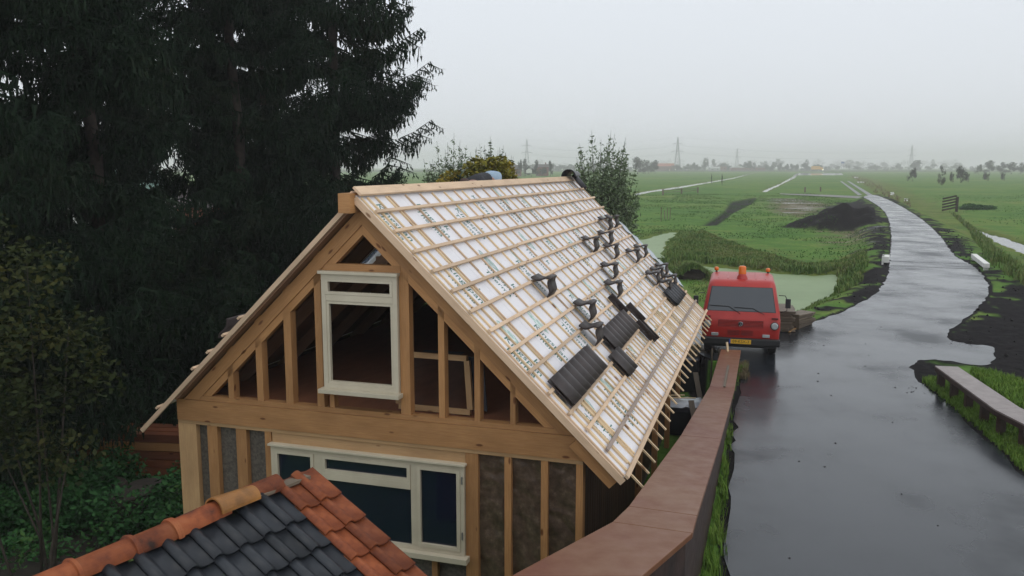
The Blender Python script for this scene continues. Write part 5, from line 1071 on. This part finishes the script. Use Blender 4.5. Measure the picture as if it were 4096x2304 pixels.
#@@PART4
# ------------------------------------------------------------------ the polder: fence, gate, kerb beams, bushes
def post_at(px, py, h, w, label, name='fence_post', z=-.75, m='old_board', group=None):
    x, y = at(px, py, z); mb = MB(); mb.box((x, y, z+h/2-.1), w, w, h+.2); return tag(obj(name, mb, MT[m], None), label, 'post', group), (x, y)
fps = []
for k, (a, b) in enumerate(((245, 373), (365, 365), (470, 358))):
    _, p = post_at(*r4(a, b), 1.25, .3, ['left post of the meadow fence, beside the long ditch', 'middle post of the meadow fence, beside the long ditch', 'right-hand post of the meadow fence, next to the dark tufts'][k]); fps.append(p)
for k in range(2):
    for z_ in (-.2, .25):
        mb = MB(); mb.beam((*fps[k], z_), (*fps[k+1], z_), .06, .1); tag(obj('fence_rail', mb, MT['old_board'], None), f"{'lower' if z_ < 0 else 'upper'} fence rail between the {['left and middle', 'middle and right-hand'][k]} meadow posts", 'rail')
post_at(*r4(1162, 355), 1.2, .28, 'lone post left of its twin in the meadow beyond the muddy path'); post_at(*r4(1262, 350), 1.1, .28, 'lone post right of its twin in the meadow beyond the muddy path')
for k, (a, b, h) in enumerate(((370, 262, 1.5), (392, 250, 1.0), (408, 250, 1.2), (425, 250, 1.3))): post_at(*r8(a, b+20), h, .07, f'thin grey stake in the pasture left of the trench, {ORD[k]} from the willow', 'stake')
gx, gy = at(2388, 533, -.75); gate = thing('field_gate', 'weathered slatted field gate leaning on its post in the right-hand meadow', 'gate', (gx, gy, -.75), 0)
mb = MB(); mb.box((gx+.9, gy, .15), .25, .25, 2.0); obj('gate_post', mb, MT['bark'], gate)
for k in range(5): mb = MB(); z_ = -.55+k*.36; mb.beam((gx-1.0, gy-.1, z_+.0), (gx+.8, gy, z_+.38), .05, .2); obj('slat', mb, MT['bark'], gate)
mb = MB(); mb.beam((gx-.85, gy-.15, -.75), (gx-.85, gy-.15, 1.1), .08, .12); obj('upright', mb, MT['bark'], gate)
gb = at(2440, 528, -.75); bush('bush', 'low dark green bush in the meadow right of the leaning gate', 'bush', (*gb, -.75), [(0, 0, .4), (1.4, .3, .3), (2.6, .5, .25), (-.9, 0, .25)], [(1.2, .8, .5), (1.3, .8, .4), (1.2, .8, .35), (.6, .5, .35)], 3000, .1, 'leaf_under', 8, seed=31, stem_r=.02)
# white kerb beams at the small bridge
kx, ky = at(2229, 667, 0); kb = thing('white_kerb_beam', 'white kerb beam seen end-on left of the road by the small bridge', 'kerb beam', (kx, ky, 0)); d_ = v3((math.sin(.44), math.cos(.44), 0)); nx_ = v3((math.cos(.44), -math.sin(.44), 0))
mb = MB(); mb.beam(v3((kx, ky, .27)), v3((kx, ky, .27))+d_*1.2, .24, .3); obj('beam', mb, MT['white_paint'], kb, bevel=.015)
for f in (.1, 1.1): mb = MB(); mb.box(v3((kx, ky, .02))+d_*f-nx_*.17, .09, .12, .8, nx_, d_); obj('post', mb, MT['white_paint'], kb)
kx, ky = at(2481, 681, 0); k2 = at(2449, 655, 0); kb = thing('white_kerb_beam', 'long white kerb beam at the right side of the road by the small bridge', 'kerb beam', (kx, ky, 0)); d_ = v3((k2[0]-kx, k2[1]-ky, 0)); L_ = np.linalg.norm(d_); d_ /= L_; nx_ = v3((d_[1], -d_[0], 0))
mb = MB(); mb.beam(v3((kx, ky, .24)), v3((kx, ky, .24))+d_*L_, .26, .22); obj('beam', mb, MT['white_paint'], kb, bevel=.015)
for f in (.2, L_-.2): mb = MB(); mb.box(v3((kx, ky, .03))+d_*f, .2, .14, .2, nx_, d_); obj('post', mb, MT['white_paint'], kb)
# heap of cuttings on the pond's near bank
hx_, hy_ = at(1740, 700, -.7); kind(obj('cuttings_heap', blob_mesh((hx_, hy_, -.6), (.8, .5, .35), jit=.12), MT['bark'], None), 'stuff'); S_ = np.stack([hx_+rng.normal(0, .5, 900), hy_+rng.normal(0, .35, 900)], -1); tufts('cuttings', S_, -.55+.5*np.exp(-((S_[:, 0]-hx_)/.6)**2), MT['grass_olive'], .2, 5, .012, lean=1.2)
# branch floating in the duckweed
lx, ly = at(1664, 651, WZ); mb = MB(); mb.beam((lx-.35, ly, WZ+.03), (lx+.35, ly+.1, WZ+.03), .07, .05); tag(obj('floating_branch', mb, MT['bark'], None), 'short dark branch floating in the green duckweed', 'branch')
# ------------------------------------------------------------------ highway, traffic, sign
YH = 1000.0; HZ_ = .45
mb = MB(); mb.prism([(-1800, YH-8, -1.2), (-1800, YH-5, HZ_), (-1800, YH+14, HZ_), (-1800, YH+20, -1.2)], (4200, 0, 0)); kind(obj('embankment', mb, vary('verge', [(.3, (.03, .04, .022)), (.7, (.05, .065, .03))], .1, (.8, .95), 'World', rand=0), None), 'structure')
mb = MB(); mb.box((300, YH+4, HZ_+.02), 3600, 15, .03); kind(obj('highway', mb, MT['asphalt'], None), 'structure')
mb = MB(); mb.box((300, YH-4, HZ_+.75), 3600, .06, .3); tag(obj('guard_rail', mb, MT['steel'], None), 'thin steel guard rail along the distant highway', 'guard rail')
def hx(px): return far(px, 430, YH)[0]
tx = hx(2055); tk = thing('lorry', 'yellow lorry with lit headlights on the distant highway', 'lorry', (tx, YH, HZ_))
def tbox(name, x0, x1, z0, z1, m, w=2.5, par=None, y0=None):
    x0, x1, z0, z1 = tx+(x0-tx)*1.3, tx+(x1-tx)*1.3, z0*1.15, z1*1.15; mb = MB(); mb.box(((x0+x1)/2, YH, HZ_+(z0+z1)/2), x1-x0, w, z1-z0); return obj(name, mb, MT[m], par or tk)
tbox('cargo_box', tx-5.0, tx+2.6, 1.1, 4.5, 'truck_yellow'); tbox('cab', tx+2.75, tx+4.9, .7, 3.3, 'truck_yellow'); tbox('chassis', tx-5, tx+4.6, .55, 1.05, 'black_plastic', 2.2); tbox('windscreen', tx+4.6, tx+4.93, 1.9, 2.9, 'windscreen', 2.3)
for dx in (-4, -2.8, 3.6): mb = MB(); mb.tube([(tx+dx*1.3, YH-1.3, HZ_+.5), (tx+dx*1.3, YH+1.3, HZ_+.5)], .5, 12); obj('wheel', mb, MT['rubber'], tk)
for dy in (-.9, .9): mb = blob_mesh((tx+6.45, YH+dy-.7, HZ_+1.1), (.2, .3, .3), 5, 8, 0); obj('headlight', mb, MT['headlight'], tk)
def car(px, y_, label, m, d=1):
    x = far(px, 430, y_)[0]; t = thing('car', label, 'car', (x, y_, HZ_), 0, 'cars on the distant highway'); mb = MB()
    mb.prism([(x-2.1, y_-.85, HZ_+.35), (x-2.1, y_-.85, HZ_+.9), (x-1.3, y_-.85, HZ_+1.0), (x-.7, y_-.85, HZ_+1.45), (x+.6, y_-.85, HZ_+1.45), (x+1.2, y_-.85, HZ_+.95), (x+2.1, y_-.85, HZ_+.8), (x+2.1, y_-.85, HZ_+.35)], (0, 1.7, 0)); obj('body', mb, m, t)
    for dx in (-1.3, 1.3): mb = MB(); mb.tube([(x+dx, y_-.9, HZ_+.32), (x+dx, y_+.9, HZ_+.32)], .32, 10); obj('wheel', mb, MT['rubber'], t)
    for dy in (-.6, .6): mb = blob_mesh((x+2.12*d, y_+dy-.5, HZ_+.65), (.2, .3, .2), 5, 8, 0); obj('headlight', mb, MT['headlight'], t)
car(1642, YH, 'silver car with lit headlights on the highway above the willow side', MT['render']); car(1678, YH+3, 'dark car on the highway in front of the red-roofed farm', MT['reed_black']); car(1694, YH, 'grey car on the highway just right of the red-roofed farm', MT['steel']); car(1728, YH, 'pale car on the highway by the second pylon', MT['render'])
sx = far(2120, 409, YH+6); sg = thing('road_sign', 'blue road sign on posts above the distant highway', 'road sign', (sx[0], YH+6, HZ_)); mb = MB(); mb.box((sx[0], YH+5.8, sx[2]), 3.6, .1, 2.0); obj('sign_panel', mb, MT['sign_blue'], sg)
for dx in (-1.2, 1.2): mb = MB(); mb.tube([(sx[0]+dx, YH+6, HZ_), (sx[0]+dx, YH+6, sx[2]+.8)], .12, 6); obj('post', mb, MT['steel'], sg)
# ------------------------------------------------------------------ farms
def house_far(px0, px1, ybase, yeave, ytop, dist_, roof, wall_, label, name='farmhouse', depth=9, gable=False):
    dist_ *= 1.36 if dist_ > 600 else 1
    x0 = far(px0, ybase, dist_)[0]; x1 = far(px1, ybase, dist_)[0]; ze = far(px0, yeave, dist_)[2]; zt_ = far(px0, ytop, dist_)[2]; zb_ = -.7
    t = thing(name, label, 'farm building', ((x0+x1)/2, dist_, zb_)); mb = MB(); mb.box(((x0+x1)/2, dist_+depth/2, (zb_+ze)/2), x1-x0, depth, ze-zb_); obj('wall', mb, MT[wall_], t)
    mb = MB(); cx_ = (x0+x1)/2
    if gable: mb.prism([(x0-.4, dist_-.3, ze), (cx_, dist_-.3, zt_), (x1+.4, dist_-.3, ze)], (0, depth+.6, 0))
    else: mb.prism([(x0-.4, dist_-.4, ze+.01), (x0-.4, dist_+depth/2, zt_), (x0-.4, dist_+depth+.4, ze+.01)], (x1-x0+.8, 0, 0))
    rf = obj('roof', mb, MT[roof], t)
    for k in range(max(1, int((x1-x0)/5))): mb = MB(); mb.box((x0+(k+.5)*(x1-x0)/max(1, int((x1-x0)/5)), dist_-.04, zb_+(ze-zb_)*.55), 1.3, .08, 1.2); obj('window', mb, MT['glass_dark'], t)
    mb = MB(); mb.box((cx_+2, dist_+depth/2, zt_+.3), .7, .7, 1.4); obj('chimney', mb, MT['brick'], rf); return t
house_far(1655, 1696, 424, 418, 411, 800, 'roof_red', 'brick', 'farm with a long red roof left of the second pylon'); house_far(1840, 1874, 426, 422, 416, 790, 'render', 'brick', 'barn with a pale roof beside the lit yard lamp', gable=True)
house_far(1786, 1812, 425, 422, 419.5, 795, 'render', 'render', 'low pale-roofed shed between two tree groups'); house_far(1805, 1828, 424, 419, 411, 830, 'roof_dark', 'brick', 'dark steep-gabled farmhouse behind the low pale shed', gable=True)
house_far(1872, 1925, 426, 422.5, 419, 800, 'roof_dark', 'brick', 'long low dark-roofed barn right of the pale-roofed one'); house_far(1350, 1380, 438, 420, 413, 520, 'roof_dark', 'brick', 'dark-roofed farmhouse between the ridge end and the first pylon')
house_far(1292, 1312, 438, 425, 415, 500, 'roof_dark', 'brick', 'dark-roofed building at the left of the first pylon'); mb = MB(); p = far(1331, 430, 480); mb.prism([(p[0]-1.6, 480, p[2]-1.2), (p[0]-1.6, 480, p[2]+.4), (p[0], 480, p[2]+1.5), (p[0]+1.6, 480, p[2]+.4), (p[0]+1.6, 480, p[2]-1.2)], (0, 2.5, 0)); tag(obj('white_shed', mb, MT['white_paint'], None), 'tiny white shed in front of the trees below the first pylon', 'shed')
p = far(60, 500, 46); q = far(300, 500, 46); gs = thing('green_roofed_shed', 'long shed with a pale green roof glimpsed through the spruces at the left', 'shed', ((p[0]+q[0])/2, 46, -1)); ze = far(0, 492, 46)[2]; zt_ = far(0, 405, 46)[2]
mb = MB(); mb.prism([(p[0]-9, 46, ze), (p[0]-9, 50, zt_), (p[0]-9, 54, ze)], (q[0]-p[0]+9, 0, 0)); obj('roof', mb, vary('pale_green_roof', [(.3, (.16, .26, .23)), (.7, (.22, .33, .29))], 1, (.5, .7)), gs)
mb = MB(); mb.box(((p[0]+q[0])/2-4.5, 50, (ze-1)/2), q[0]-p[0]+8.6, 7.4, ze+1); obj('wall', mb, MT['render'], gs)
p = far(430, 500, 44); q = far(600, 500, 44); bs_ = thing('brick_barn', 'red brick barn glimpsed through the middle spruces', 'barn', ((p[0]+q[0])/2, 44, -1)); mb = MB(); mb.box(((p[0]+q[0])/2, 47, .9), q[0]-p[0], 6, 3.8); obj('wall', mb, MT['brick'], bs_); mb = MB(); mb.prism([(p[0]-.3, 43.7, 2.81), (p[0]-.3, 47, 3.9), (p[0]-.3, 50.3, 2.81)], (q[0]-p[0]+.6, 0, 0)); obj('roof', mb, MT['roof_dark'], bs_)
# ------------------------------------------------------------------ distant trees
def far_crown(seed, tall=1.0):
    rs = np.random.default_rng(seed); m_ = 14; cs = np.stack([rs.normal(0, .42, m_), rs.normal(0, .42, m_), .3+1.2*tall*rs.random(m_)], -1); cs[:, :2] *= (1.25-.45*cs[:, 2:3]/tall); V, Fq = leaf_cloud(cs, [(.34, .34, .3)]*m_, 900, .075, seed=seed); return raw_mesh('crown', V, Fq, MT['leaf_far'])
FCR = [far_crown(k, t_) for k, t_ in ((51, .8), (52, 1.0), (53, .9), (54, 1.3))]; FTR = trunk_mesh(.8, .06)
def far_tree(px, ytop, wpx, dist_, label, v=None, zb_=-.75, group='trees on the polder horizon'):
    dist_ *= 1.36 if 700 < dist_ < 1000 else 1
    x, _, zt_ = far(px, ytop, dist_); hw = wpx*1.59/F_PX*dist_/2; v = random.randrange(3) if v is None else v; t = thing('tree', label, 'tree', (x, dist_, zb_), random.random()*6, group)
    hh = {0: 1.6, 1: 1.8, 2: 1.7, 3: 2.1}[v]
    for nm, me in (('trunk', FTR), ('crown', FCR[v])): o = bpy.data.objects.new(nm, me); COL.objects.link(o); o.parent = t; o.scale = (hw*1.0, hw*1.0, (zt_-zb_)/hh)
FT_ = []
r3_ = lambda x, y: (1006.3+.2686*x, 314.5+.2686*y)
for (x, y), w, d in ((r3_(1125, 293), 15, 500), (r3_(1180, 308), 26, 505), (r3_(1275, 316), 18, 510), (r3_(1410, 326), 18, 520), (r3_(1340, 380), 30, 515), (r3_(1230, 390), 36, 495), (r3_(2230, 290), 44, 640), (r3_(2330, 325), 30, 700), (r3_(2390, 320), 28, 700), (r3_(2300, 350), 30, 690),
                     (r4(185, 145), 26, 770), (r4(440, 150), 18, 800), (r4(400, 170), 30, 800), (r4(520, 127), 24, 790), (r4(575, 134), 18, 1300), (r4(335, 165), 30, 790), (r4(470, 172), 22, 800), (r4(650, 152), 20, 1200), (r4(790, 137), 30, 800), (r4(830, 160), 20, 800), (r4(740, 165), 22, 830), (r4(905, 165), 24, 810), (r4(960, 153), 26, 810), (r4(1000, 162), 20, 800), (r4(1045, 167), 18, 800), (r4(1080, 166), 18, 800), (r4(1113, 163), 16, 790),
                     (r4(1172, 139), 20, 1300), (r4(1165, 160), 26, 800), (r4(1260, 163), 24, 800), (r4(1225, 172), 16, 820), (r4(1450, 141), 36, 1800), (r4(1510, 150), 30, 1800), (r4(1590, 160), 30, 1700), (r4(1770, 155), 16, 1300), (r4(1880, 141), 48, 1000), (r4(1990, 137), 14, 1700), (r4(2060, 165), 22, 1500), (r4(1350, 160), 30, 1900), (r4(1680, 158), 34, 1800),
                     (r4(2290, 160), 17, 620), (r4(2362, 142), 34, 640), (r4(2430, 156), 34, 650), (r4(2500, 154), 36, 640), (r4(2560, 160), 30, 640), (r4(1000, 133), 34, 1700), (r4(900, 140), 26, 1800), (r4(2150, 160), 30, 1500)): FT_.append((x, y, w, d))
FT_.sort()
for k, (x, y, w, d) in enumerate(FT_):
    where = 'left of the ridge end' if x < 1400 else 'just right of the willow' if x < 1665 else 'near the second pylon' if x < 1760 else 'beside the farm sheds' if x < 1900 else 'left of the yellow lorry' if x < 2040 else 'between the lorry and the blue sign' if x < 2120 else 'right of the blue sign' if x < 2290 else 'towards the picture edge'
    n_ = sum(1 for q in FT_[:k] if (q[0] < x) and (('left of the ridge end' if q[0] < 1400 else 'just right of the willow' if q[0] < 1665 else 'near the second pylon' if q[0] < 1760 else 'beside the farm sheds' if q[0] < 1900 else 'left of the yellow lorry' if q[0] < 2040 else 'between the lorry and the blue sign' if q[0] < 2120 else 'right of the blue sign' if q[0] < 2290 else 'towards the picture edge') == where))
    far_tree(x, y, w, d, f"{'pale far' if d > 1100 else 'dark'} tree on the horizon, {ORD[n_]} {where}")
far_tree(*r4(1862, 178), 22, 330, 'small hazy bush-like tree standing alone in the right-hand meadow', 0, group=None); far_tree(*r4(2055, 178), 22, 260, 'dark ragged small tree in the meadow above the leaning gate', 3, group=None); far_tree(*r4(2178, 165), 34, 300, 'round dark tree in the meadow right of the ragged one', 0, group=None)
for k, (a, b, w, d) in enumerate(((2110, 228, 40, 290), (2210, 228, 40, 300), (2330, 230, 60, 330), (2440, 228, 40, 330), (560, 240, 8, 260), (628, 240, 10, 250))): 
    x, y, z_ = far(*r4(a, b), d); t = thing('shrub', ['low scrub below the ragged meadow tree', 'low scrub below the round meadow tree', 'wide low scrub right of the round meadow tree', 'low scrub near the picture edge', 'tiny shrub in the left meadow beyond the long ditch', 'small dark shrub in the left meadow beyond the long ditch'][k], 'shrub', (x, d, -.75)); hw = w*.39*1.59/F_PX*d/2; o = bpy.data.objects.new('crown', FCR[0]); COL.objects.link(o); o.parent = t; o.scale = (hw, hw*.5, max(.5, (z_+.75))*.8)
# hedge line along the horizon, far beyond
def hedge(name, x0, x1, d, h, n, seed):
    rs = np.random.default_rng(seed); m_ = 90; X = np.linspace(x0, x1, m_); cs = np.stack([X+rs.normal(0, 5, m_), d+rs.normal(0, 5, m_), -1+h*(.25+.6*rs.random(m_))], -1); V, Fq = leaf_cloud(cs, [(abs(x1-x0)/m_*.9, 4, h*.35)]*m_, n, 1.1, seed=seed); return kind(obj(name, raw_mesh(name, V, Fq, MT['leaf_far']), None), 'stuff')
hedge('woods', -150, 1100, 2100, 22, 9000, 61); hedge('woods', 60, 420, 1180, 7, 5000, 62); hedge('woods', 460, 1000, 1250, 8, 5000, 63); hedge('woods', -90, 150, 1150, 9, 5000, 64)
# ------------------------------------------------------------------ pylons and wires
def pylon(px, ytop, dist_, label):
    x, _, zt_ = far(px, ytop, dist_); zb_ = -.8; Ht = zt_-zb_; t = thing('power_pylon', label, 'pylon', (x, dist_, zb_), 0, 'power pylons across the polder'); w = lambda f: Ht*(.085*(1-f)**1.4+.012); r_ = .17 if dist_ < 1400 else .2; L = []
    def c(i, f): return (x+(-1 if i in (0, 3) else 1)*w(f)/1, dist_+(-1 if i < 2 else 1)*w(f)/1, zb_+Ht*f)
    for i in range(4): mb = MB(); mb.tube([c(i, f) for f in (0, .2, .4, .6, .8, 1)], r_*1.4, 4); obj('leg', mb, MT['steel'], t)
    mb = MB(); fs = [0, .16, .3, .42, .53, .62, .7, .78, .86, .94]
    for f0, f1 in zip(fs, fs[1:]):
        for i in range(4): j = (i+1) % 4; mb.tube([c(i, f0), c(j, f1)], r_*.8, 3); mb.tube([c(j, f0), c(i, f1)], r_*.8, 3); mb.tube([c(i, f1), c(j, f1)], r_*.8, 3)
    obj('lattice', mb, MT['steel'], t); ends = []
    for f, hl in ((.58, .17), (.80, .14)):
        mb = MB(); z_ = zb_+Ht*f
        for s in (-1, 1): e_ = (x+s*Ht*hl, dist_, z_); mb.tube([(x, dist_-w(f), z_), e_], r_, 4); mb.tube([(x, dist_, z_+Ht*.035), e_], r_, 4); mb.tube([e_, (e_[0], e_[1], z_-Ht*.04)], r_, 4); ends.append((e_[0], e_[1], z_-Ht*.04))
        obj('cross_arm', mb, MT['steel'], t)
    return ends+[(x, dist_, zt_)]
PY = [pylon(1325.4, 350.8, 1150, 'lattice power pylon behind the dark farm trees, left of the right-hand willow'), pylon(1705.7, 345, 1200, 'largest lattice power pylon on the horizon, above the red-roofed farm'), pylon(1855, 373, 1850, 'faint lattice pylon above the farm sheds'), pylon(2295, 365.4, 1650, 'very faint lattice pylon above the right-hand meadows')]
off = [tuple(np.array(p)+(700, 150, 0)) for p in PY[3]]
for a, b, w_ in ((0, 1, 'between the two nearest pylons'), (1, 3, 'from the largest to the faintest pylon')):
    for k in range(5):
        wl2 = ['lower left', 'lower right', 'upper left', 'upper right', 'topmost'][k]
        A, B = np.array(PY[a][k]), np.array(PY[b][k]); mb = MB(); mb.tube([A+(B-A)*f-np.array((0, 0, 26*f*(1-f))) for f in np.linspace(0, 1, 14)], .06, 3); tag(obj('power_line', mb, MT['steel'], None), wl2+' power line strung '+w_, 'power line', 'power lines '+w_)
# ------------------------------------------------------------------ the rainy air
mb = MB(); mb.box((0, 1780, 25), 7400, 3760, 56.0); hz = M('haze', (.8, .8, .8)); nt = hz.node_tree; nt.nodes.remove(BS(hz)); pv = nt.nodes.new('ShaderNodeVolumePrincipled'); nt.links.new(pv.outputs[0], nt.nodes['Material Output'].inputs['Volume'])
pv.inputs['Color'].default_value = (1, .97, .985, 1); pv.inputs['Density'].default_value = .00066; pv.inputs['Anisotropy'].default_value = .0
kind(obj('haze', mb, hz, None), 'stuff')
